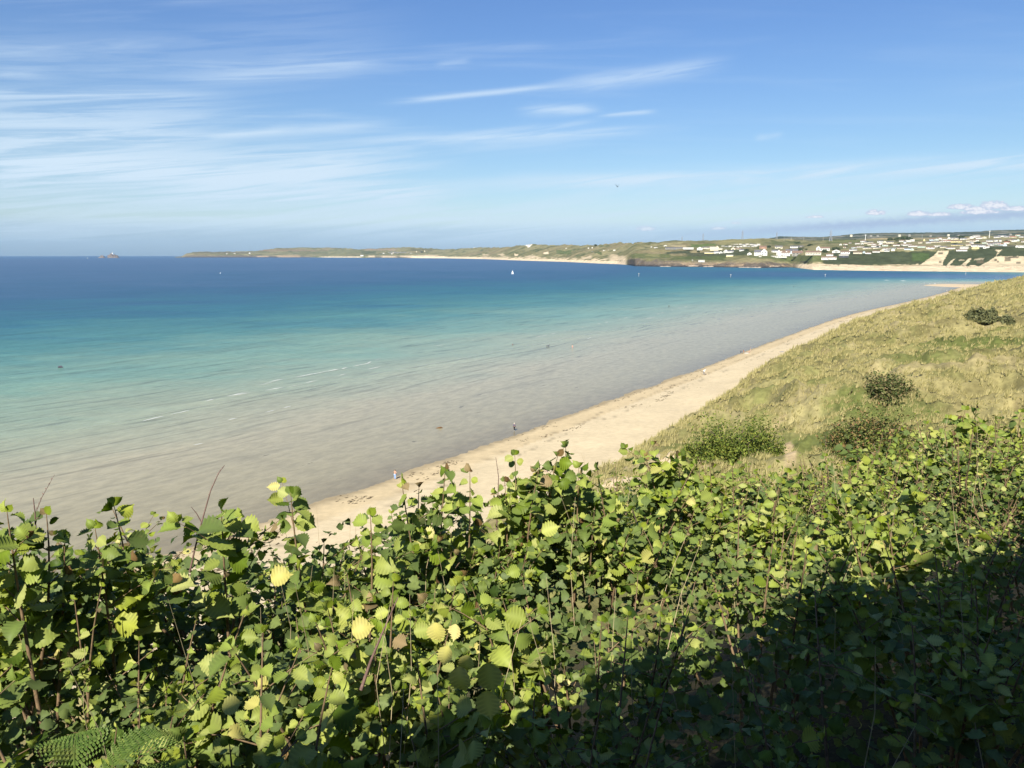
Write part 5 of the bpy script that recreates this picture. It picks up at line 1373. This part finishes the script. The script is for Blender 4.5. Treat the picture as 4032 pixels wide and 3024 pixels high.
def finish(root, leaves, stems, nobj, g, stem_name='stem', jitter=.1, maxobj=290, topbias=1.0):
    """leaves that show largest become objects, the rest one joined part"""
    inv = root.location
    sc_ = []
    for (P, M, s, kd, sh_) in leaves:
        a = visible_px(P, s)
        rel = P.z - H
        u_, p_ = P.x * UD[0] + P.y * UD[1], P.x * ND[0] + P.y * ND[1]
        hidden = max(0, (ztop(u_, p_) - rel))
        sc_.append(a * math.exp(-hidden * 2.5 * topbias))
    order = sorted(range(len(leaves)), key=lambda i: -sc_[i])
    n_o = min(maxobj, nobj, sum(1 for q in sc_ if q > 0))
    for i in order[:n_o]:
        P, M, s, kd, sh_ = leaves[i]
        o = bpy.data.objects.new('leaf', leaf_me[sh_, kd]); COL.objects.link(o); o.parent = root
        o.matrix_local = Matrix.Translation(P - inv) @ (M.to_4x4()) @ Matrix.Diagonal((s, s, s, 1))
    rest = {}
    for i in order[n_o:]: rest.setdefault(leaves[i][3], []).append(leaves[i])
    for kd, lst in rest.items():
        Vs, Fs, As = [], [], []; b0 = 0
        for (P, M, s, _, sh_) in lst:
            v, f, ve = shapes[sh_]; m = np.array(M) * s
            Vs.append(v @ m.T + np.array(P - inv)); Fs.append(f + b0); As.append(ve); b0 += len(v)
        o = link('foliage', np_mesh('foliage', np.concatenate(Vs), np.concatenate(Fs), lm[kd], False, {'vein': np.concatenate(As)}), root)
        o['kind'] = 'stuff'
        if kd in ('yellow', 'brown', 'fill'): o['label'] = {'yellow': 'yellowed leaves', 'brown': 'brown withered leaves', 'fill': 'undergrowth leaves'}[kd]
    for pts, rad in stems:
        MB().tube([p - inv for p in pts], rad, 5, False).build(stem_name, m_stem, root, True) if len(pts) > 3 else None
    tw = [q for q in stems if len(q[0]) <= 3]
    if tw:
        b = MB()
        for pts, rad in tw: b.tube([p - inv for p in pts], rad, 4, False)
        tag(b.build('twigs', m_stem, root, True), kind='stuff')


# shrubs of the hedge: centre along the track, out from it, label
shr = [(.15, 2.25, 'hazel bush filling the lower left corner behind the fern'), (1.25, 2.1, 'hazel bush with pale lit leaves at the bottom edge where the shadow starts'), (2.6, 1.75, 'bush at the bottom edge wholly inside the dark shadow'), (3.9, 2.2, 'bush low at the right edge wholly inside the dark shadow'),
       (-.15, 3.5, 'hazel bush at the left edge with a tall leafy shoot over the water'), (1.0, 3.35, 'hazel bush with the two single tall shoots left of centre'), (2.15, 3.2, 'hazel bush in the middle holding the bleached yellow leaves'), (3.4, 3.1, 'hazel bush right of centre with its foot in the shadow'), (5.0, 3.1, 'hazel bush crossed by the shadow edge at right'),
       (.7, 4.7, 'low bush at the left gap where the sand shows through'), (2.0, 4.75, 'hazel bush left of the tallest shoots on the hedge top'), (3.3, 4.75, 'hazel bush with the tallest shoots standing against the sand'), (4.7, 4.8, 'hazel bush on the hedge top just right of the tallest shoots'), (6.3, 4.7, 'hazel bush on the hedge top below the large green dune bush'),
       (7.9, 4.6, 'hazel bush on the hedge top near the right edge'), (9.8, 4.8, 'farthest hazel bush at the right edge of the picture'), (6.9, 3.2, 'bush at the right edge just above the shadow edge')]
data = [dict(c=(u, p), leaves=[], stems=[], label=lb) for u, p, lb in shr]


def nearest(u, p): return min(data, key=lambda d: (d['c'][0] - u) ** 2 + (d['c'][1] - p) ** 2)


g = random.Random(21)
u = -1.3
cells = []
while u < 12.2:
    p = 1.0
    while p < 5.6:
        cells.append((u + g.uniform(-.16, .16), p + g.uniform(-.16, .16))); p += .34
    u += .34
def void(u, p): return fbm(np.array([u * 1.15 + 20.0]), np.array([p * 1.3 + 7.0]), 411, 2)[0]
def tone_at(u, p):
    t = fbm(np.array([u * .9 + 3.0]), np.array([p * .9 + 31.0]), 433, 2)[0]
    return (45, 12, 43) if t < .42 else ((50, 32, 18) if t < .55 else (32, 62, 6))


for (u, p) in cells:
    ang = math.degrees(math.atan2(u, p))
    if ang < -16 or ang > 70 or math.hypot(u, p) > 13: continue
    if p < 1.35 and u < 1: continue
    # gap where the beach shows through at left
    q = nearest(u, p); cu, cp = q['c']
    z = ztop(u, p); zz = z + g.gauss(0, .09) - .05
    if abs(u - .55) < .45 and p > 3.9: zz -= .22
    if p > 4.9: zz -= .12
    if p > 3.7 and .1 < u < 3.6: zz -= .17
    vd = void(u, p)
    if vd < .41 and p < 4.7:
        if g.random() < .55: continue
        zz -= .32
    base = UP(cu + (u - cu) * .45, cp + (p - cp) * .45, z - g.uniform(1.0, 1.35))
    far_ = math.hypot(u, p); wil = 1 if fbm(np.array([u * 1.4 + 60.0]), np.array([p * 1.4]), 455, 2)[0] > .60 else -1
    shoot(base, UP(u + g.gauss(0, .08), p + g.gauss(0, .08), zz), q['leaves'], q['stems'], g, size=(.094 if wil < 0 else .070) * g.uniform(.45, 1.35) * (1 - .055 * max(0, far_ - 5.0)), shape=(7 if wil > 0 else None), frac=.6, laterals=6 if far_ < 7 else 5, sp=.044, tone=tone_at(u, p))
# tall shoots against the water and sand: tip (display px), p, length below tip, leaf size
heroes = [(246, 1092, 4.2, .75, .085, 3), (205, 1140, 4.1, .6, .08, 2), (628, 1064, 4.4, .62, .085, 0), (478, 1102, 4.2, .5, .095, 1), (545, 1128, 4.6, .35, .05, 2), (262, 1195, 4.4, .3, .075, 0), (100, 1110, 4.0, .5, .07, 2), (15, 1105, 3.8, .5, .08, 2), (140, 1160, 4.0, .5, .07, 2),
          (800, 1112, 4.3, .5, .085, 1), (868, 1042, 4.5, .8, .085, 3), (905, 1052, 4.6, .7, .08, 2), (962, 1012, 4.7, .8, .085, 3), (1015, 1018, 4.8, .7, .08, 2), (1112, 982, 4.8, .9, .085, 3), (1090, 1040, 4.7, .6, .08, 2), (1222, 965, 4.8, .95, .09, 4), (1205, 985, 4.7, .8, .085, 3),
          (1290, 1012, 4.7, .7, .085, 3), (1250, 1010, 4.6, .7, .085, 3), (1165, 1010, 4.5, .6, .08, 2), (1392, 985, 5.0, .6, .08, 2), (1412, 960, 5.1, .7, .08, 2), (1465, 985, 5.0, .5, .08, 2), (1500, 1015, 5.0, .5, .09, 2), (1540, 1010, 5.0, .5, .09, 2), (700, 1170, 4.6, .3, .05, 2), (745, 1180, 4.6, .3, .05, 2),
          (1620, 1040, 5.0, .5, .085, 2), (1700, 1020, 5.2, .5, .08, 2), (1782, 985, 5.4, .6, .06, 1), (1850, 960, 5.6, .5, .08, 2), (1930, 935, 5.4, .5, .08, 2), (2000, 915, 5.3, .6, .08, 2), (2085, 885, 5.3, .6, .08, 2), (2110, 880, 5.3, .6, .08, 2), (2150, 905, 5.2, .5, .08, 2), (2205, 890, 5.2, .6, .085, 2), (2030, 945, 5.0, .5, .08, 2), (1960, 960, 5.0, .5, .08, 3), (1890, 985, 5.0, .5, .08, 3)]
for (px, py, p, L, sz, lat) in heroes:
    T_ = from_px(px, py, p); u_ = T_.x * UD[0] + T_.y * UD[1]
    q = nearest(u_, p); B = T_ + Vector((g.gauss(0, .10), g.gauss(0, .08), -L - .5))
    shoot(B, T_, q['leaves'], q['stems'], g, size=sz * 1.42, frac=min(.96, L / (L + .5) + .16), laterals=lat + 3, sp=.036, rt=.004, tone=g.choice([(60, 15, 25), (40, 40, 20), (40, 5, 55)]), tipk=.35)
# bleached yellow leaves in the middle
mid_b = data[6]
for (px, py, s) in [(990, 1440, .10), (1052, 1432, .11), (1050, 1492, .105), (1010, 1415, .06), (968, 1395, .07), (985, 1348, .06), (940, 1345, .07), (1100, 1492, .045)]:
    P = from_px(px, py, 2.35); out = Vector((g.uniform(-.3, .3), -.3, -1.0)).normalized(); x = out.cross(Vector((-.3, -1, .4))).normalized()
    mid_b['leaves'].append((P, Matrix((x, out, x.cross(out))).transposed(), s, 'yellow', g.randrange(7)))
for (px, py, s, p) in [(585, 1252, .085, 3.0), (760, 1365, .075, 2.4), (1170, 1170 - 20, .11, 3.6), (480, 1530, .06, 2.2)]:
    P = from_px(px, py, p); out = Vector((1, .1, .3)).normalized(); x = out.cross(Vector((-.2, -.8, .6))).normalized()
    nearest(P.x * UD[0] + P.y * UD[1], p)['leaves'].append((P, Matrix((x, out, x.cross(out))).transposed(), s, 'yellow' if py != 1150 else 'green', g.randrange(7)))
# lower layer of undergrowth leaves
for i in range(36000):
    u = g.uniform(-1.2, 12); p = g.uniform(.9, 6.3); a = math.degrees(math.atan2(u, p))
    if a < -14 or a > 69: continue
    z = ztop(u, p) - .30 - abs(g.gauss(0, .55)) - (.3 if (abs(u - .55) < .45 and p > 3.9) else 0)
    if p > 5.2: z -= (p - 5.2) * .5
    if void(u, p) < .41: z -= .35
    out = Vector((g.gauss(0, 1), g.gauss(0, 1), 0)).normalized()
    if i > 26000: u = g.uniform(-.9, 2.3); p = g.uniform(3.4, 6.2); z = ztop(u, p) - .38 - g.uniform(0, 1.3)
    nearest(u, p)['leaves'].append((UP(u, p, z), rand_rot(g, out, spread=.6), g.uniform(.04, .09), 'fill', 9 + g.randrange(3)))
m_straw = mat('dry_stalk', (.42, .34, .2), .8)
ntot = 0
for d in data:
    c = UP(d['c'][0], d['c'][1], 0); c.z = H + ztop(*d['c']) - 1.5
    root = empty('hazel_bush' if 'hazel' in d['label'] else 'bush', c, 0, d['label'], 'bush', 'bushes of the hedge below the track')
    green_l = [l for l in d['leaves'] if l[3] != 'fill']; fill = [l for l in d['leaves'] if l[3] == 'fill']
    finish(root, green_l, d['stems'], 285, g)
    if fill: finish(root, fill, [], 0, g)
    ntot += len(d['leaves'])
    sb = MB()
    for q in range(7):
        uu, pp = d['c'][0] + g.gauss(0, .5), d['c'][1] + g.gauss(0, .5); z0 = ztop(uu, pp); A = UP(uu, pp, z0 - .7) - c
        lean = Vector((g.gauss(0, .14), g.gauss(0, .14), 1)); hh2 = g.uniform(.5, .85); sb.tube([A, A + lean * hh2 * .5, A + lean * hh2 + Vector((g.gauss(0, .05), g.gauss(0, .05), 0))], [.0024, .0018, .0008], 3, False)
    tag(sb.build('dry_stalks', m_straw, root), kind='stuff')
print('hedge leaves', ntot)
open('/tmp/cnt','w').write(str(ntot))

# small-leaved thicket on the slope beyond the hedge
for i, (px, py, p, w, lb, kd) in enumerate([(1560, 1075, 9.0, 3.4, 'small-leaved thicket right behind the hedge below the bare sand patch', 'bright'), (1700, 1065, 9.5, 3.4, 'small-leaved thicket behind the hedge at the foot of the little path', 'bright'), (1840, 1035, 9.0, 3.4, 'small-leaved thicket behind the hedge right of the little path', 'rusty'),
                                            (1985, 1000, 8.5, 3.6, 'small-leaved thicket behind the hedge near the right edge', 'bright'), (2130, 975, 8.0, 3.6, 'small-leaved thicket behind the hedge at the right edge', 'bright'), (1430, 1080, 9.0, 2.6, 'small-leaved thicket behind the tallest shoots', 'bright')]):
    c = from_px(px, py, p); o = empty('thicket', c - Vector((0, 0, w * .30)), i, lb, 'thicket')
    V, Fq = leaf_cloud(w / 2, w / 2, w * .36, 4200, .045, 140 + i, .5)
    tag(link('foliage', np_mesh('foliage', V, Fq, bush_m[kd]), o), kind='stuff')
    for k in range(5):
        a = k * 1.3; MB().tube([(0, 0, -.8), (math.cos(a) * .5, math.sin(a) * .5, .3), (math.cos(a) * w * .3, math.sin(a) * w * .3, w * .33)], [.03, .02, .008], 5).build('branch', m_bark, o)

# bare twigs
def twig(pts, p, r, label, side=(), hips=0):
    P = [from_px(x, y, p) for x, y in pts]; o = empty('bare_twig', P[0], 0, label, 'twig')
    n = len(P); MB().tube([q - P[0] for q in P], [r * (1 - .75 * i / (n - 1)) for i in range(n)], 6, False).build('stem', m_twig, o, True)
    for (a, b) in side:
        A, B = from_px(*a, p), from_px(*b, p); MB().tube([A - P[0], (A + B) / 2 - P[0] + Vector((0, 0, .01)), B - P[0]], [r * .5, r * .4, r * .2], 5, False).build('side_twig', m_twig, o, True)
    b_ = MB()
    for i in range(14):
        t = i / 14 * (n - 1); k = min(n - 2, int(t)); q = P[k].lerp(P[k + 1], t - k) - P[0]
        b_.tube([q, q + Vector((g.uniform(-.008, .008), 0, .008))], [.0035, .001], 4)
    tag(b_.build('bud', m_twig, o), kind='stuff')


twig([(410, 1235), (420, 1190), (435, 1130), (455, 1060), (472, 1022), (485, 1005)], 4.3, .006, 'longest bare twig leaning right over the water at left', [((436, 1130), (413, 1095))])
twig([(75, 1185), (77, 1150), (76, 1110), (72, 1076)], 4.0, .006, 'short upright bare twig near the left edge', [((76, 1130), (85, 1118))])
twig([(50, 1165), (70, 1125), (90, 1075), (118, 1025)], 4.1, .003, 'thin bare twig leaning right behind the short upright one')
twig([(1072, 1160), (1075, 1090), (1077, 1030), (1071, 988)], 4.8, .0055, 'upright bare twig between the leafy shoots left of centre', [((1076, 1060), (1100, 1045))])
twig([(1778, 1080), (1782, 1020), (1785, 985), (1783, 935)], 5.6, .004, 'thin bare twig rising at right before the rusty bush')
twig([(1508, 1080), (1510, 1040), (1512, 1010)], 5.4, .004, 'pale bare stalk in front of the large green dune bush')
twig([(2050, 1250 - 20), (2100, 1190), (2130, 1150), (2165, 1110)], 4.5, .008, 'brown branch lit by the sun just above the shadow edge')
twig([(780, 1490), (800, 1430), (825, 1370), (860, 1290)], 2.9, .008, 'bare brown hazel stem lit among leaves left of centre')

# ferns at the lower left
m_fern = mat('fern_green', rough=.6, spec=.3, fn=f_leaf([(0, (.09, .16, .03)), (1, (.18, .26, .06))]))


def pinna(L):
    vs, fs = [], []; n = 9
    for s in (-1, 1):
        for k in range(n):
            t = (k + .3) / n; y = t * L; w = L * .17 * (1 - t) ** .7; b = len(vs)
            vs += [(0, y, 0), (0, y + L * .085, 0), (s * w, y + L * .07, .004), (s * w * .7, y + L * .02, -.003)]; fs.append((b, b + 3, b + 2, b + 1) if s > 0 else (b, b + 1, b + 2, b + 3))
    return vs, fs


def fern(pos, rz, n, L, label):
    o = empty('fern', pos, rz, label, 'fern')
    for i in range(n):
        fr = random.Random(i + int(L * 100)); a = i / n * 6.28 + fr.uniform(-.3, .3); b = MB(); pts = []
        for k in range(17):
            t = k / 16; pts.append(Vector((math.cos(a) * L * t * .85, math.sin(a) * L * t * .85, L * (.75 * t - .62 * t * t))))
        b.tube(pts, [.004 * (1 - .8 * k / 16) for k in range(17)], 4, False)
        for k in range(2, 17):
            t = k / 16; d = (pts[k] - pts[k - 1]).normalized(); sd_ = Vector((-d.y, d.x, 0)).normalized(); pl = L * .26 * math.sin(math.pi * min(1, (1 - t) * 1.15 + .05)) ** .8 + .01
            vs, fs = pinna(pl)
            for s in (-1, 1):
                y = (sd_ * s + d * .35).normalized(); z = Vector((0, 0, 1)) - y * y.z; z.normalize(); x = y.cross(z)
                M = Matrix((x, y, z)).transposed(); b.add([pts[k] + M @ Vector(v) for v in vs], fs)
        b.build('frond', m_fern, o)


fern(from_px(150, 1610, 2.35) + Vector((0, 0, -.22)), 1.1, 6, .40, 'bracken fern with feathery fronds in the lower left corner')
fern(from_px(330, 1640, 2.3) + Vector((0, 0, -.25)), 1.9, 5, .34, 'smaller bracken fern right of the corner one')

# ---------------------------------------------------------------- unseen railway carriage, height, length and tilt shaped for its shadow on the hedge
m_car = mat('green_coach_paint', (.02, .05, .035), .35, .5, fn=grainy(2, .1)); m_carroof = mat('grey_roof_paint', (.10, .10, .10), .6)
m_glass = mat('coach_window_glass', (.02, .025, .03), .08, .6); m_iron = mat('dark_iron', (.03, .03, .03), .5)
TOPZ = 2.55; P0 = -0.5; P1 = -3.3; RAILZ = -2.55
car = empty('railway_carriage', UP(0, (P0 + P1) / 2, RAILZ), math.atan2(UD[1], UD[0]) + R(3.2), 'unseen dark green railway carriage behind the viewpoint, oversized to cast the hedge shadow', 'carriage')
prof = [(-1.4, .9), (-1.4, 4.43), (-1.28, 4.91), (-1.0, 5.21), (-.5, 5.41), (0, 5.46), (.5, 5.41), (1.0, 5.21), (1.28, 4.91), (1.4, 4.43), (1.4, .9)]
x0, x1 = -24, 48
vs = [(x, a, b) for x in (x0, x1) for a, b in prof]; n = len(prof)
MB().add(vs, [(i, i + 1, n + i + 1, n + i) for i in range(n - 1)] + [(n - 1, 0, n, 2 * n - 1), tuple(range(n))[::-1], tuple(range(n, 2 * n))]).build('body', m_car, car)
rp = [(a * 1.004, b + .012) for a, b in prof[2:-2]]; vs = [(x, a, b) for x in (x0 - .02, x1 + .02) for a, b in rp]; n = len(rp)
MB().add(vs, [(i, i + 1, n + i + 1, n + i) for i in range(n - 1)]).build('roof', m_carroof, car)
wm = MB().box(-.75, .75, -.02, .02, 0, .95).mesh('window', m_glass)
for i in range(34): link('window', wm, car, (x0 + 1.2 + i * 2.05, 1.41, 2.5))
for x in (-21, -18.5, -2, .5, 4.5, 7, 20, 22.5, 27, 29.5, 43, 45.5):
    for s in (-.75, .75):
        b = MB(); nn_ = 14; vs = [(x + .45 * math.cos(2 * math.pi * k / nn_), s + dy, .46 + .45 * math.sin(2 * math.pi * k / nn_)) for dy in (-.07, .07) for k in range(nn_)]
        b.add(vs, [tuple(range(nn_)), tuple(range(nn_, 2 * nn_))[::-1]] + [(k, k + nn_, (k + 1) % nn_ + nn_, (k + 1) % nn_) for k in range(nn_)]).build('wheel', m_iron, car)
for s in (-.75, .75):
    o = MB().box(-25, 45, -.035, .035, -.16, 0).build('rail', m_iron); o.location = UP(0, (P0 + P1) / 2, RAILZ); o.location += Vector((ND[0] * s, ND[1] * s, 0)); o.rotation_euler = (0, 0, math.atan2(UD[1], UD[0]))
    tag(o, 'iron rail of the railway line, ' + ('seaward one' if s > 0 else 'landward one'), 'rail')

# ---------------------------------------------------------------- the air
m_air = bpy.data.materials.new('sea_haze'); m_air.use_nodes = True
T = NT(m_air.node_tree); T.n.clear(); pv = T.new('ShaderNodeVolumePrincipled'); pv.inputs['Color'].default_value = (.42, .70, 1.0, 1)
pv.inputs['Density'].default_value = 1.5e-5; pv.inputs['Anisotropy'].default_value = .0
mo = T.new('ShaderNodeOutputMaterial'); T.put(mo.inputs['Volume'], pv.outputs[0])
hz = MB().box(-30000, 30000, -30000, 30000, -6, 560).build('haze', m_air)
tag(hz, 'thin blue sea haze over the bay', kind='stuff')
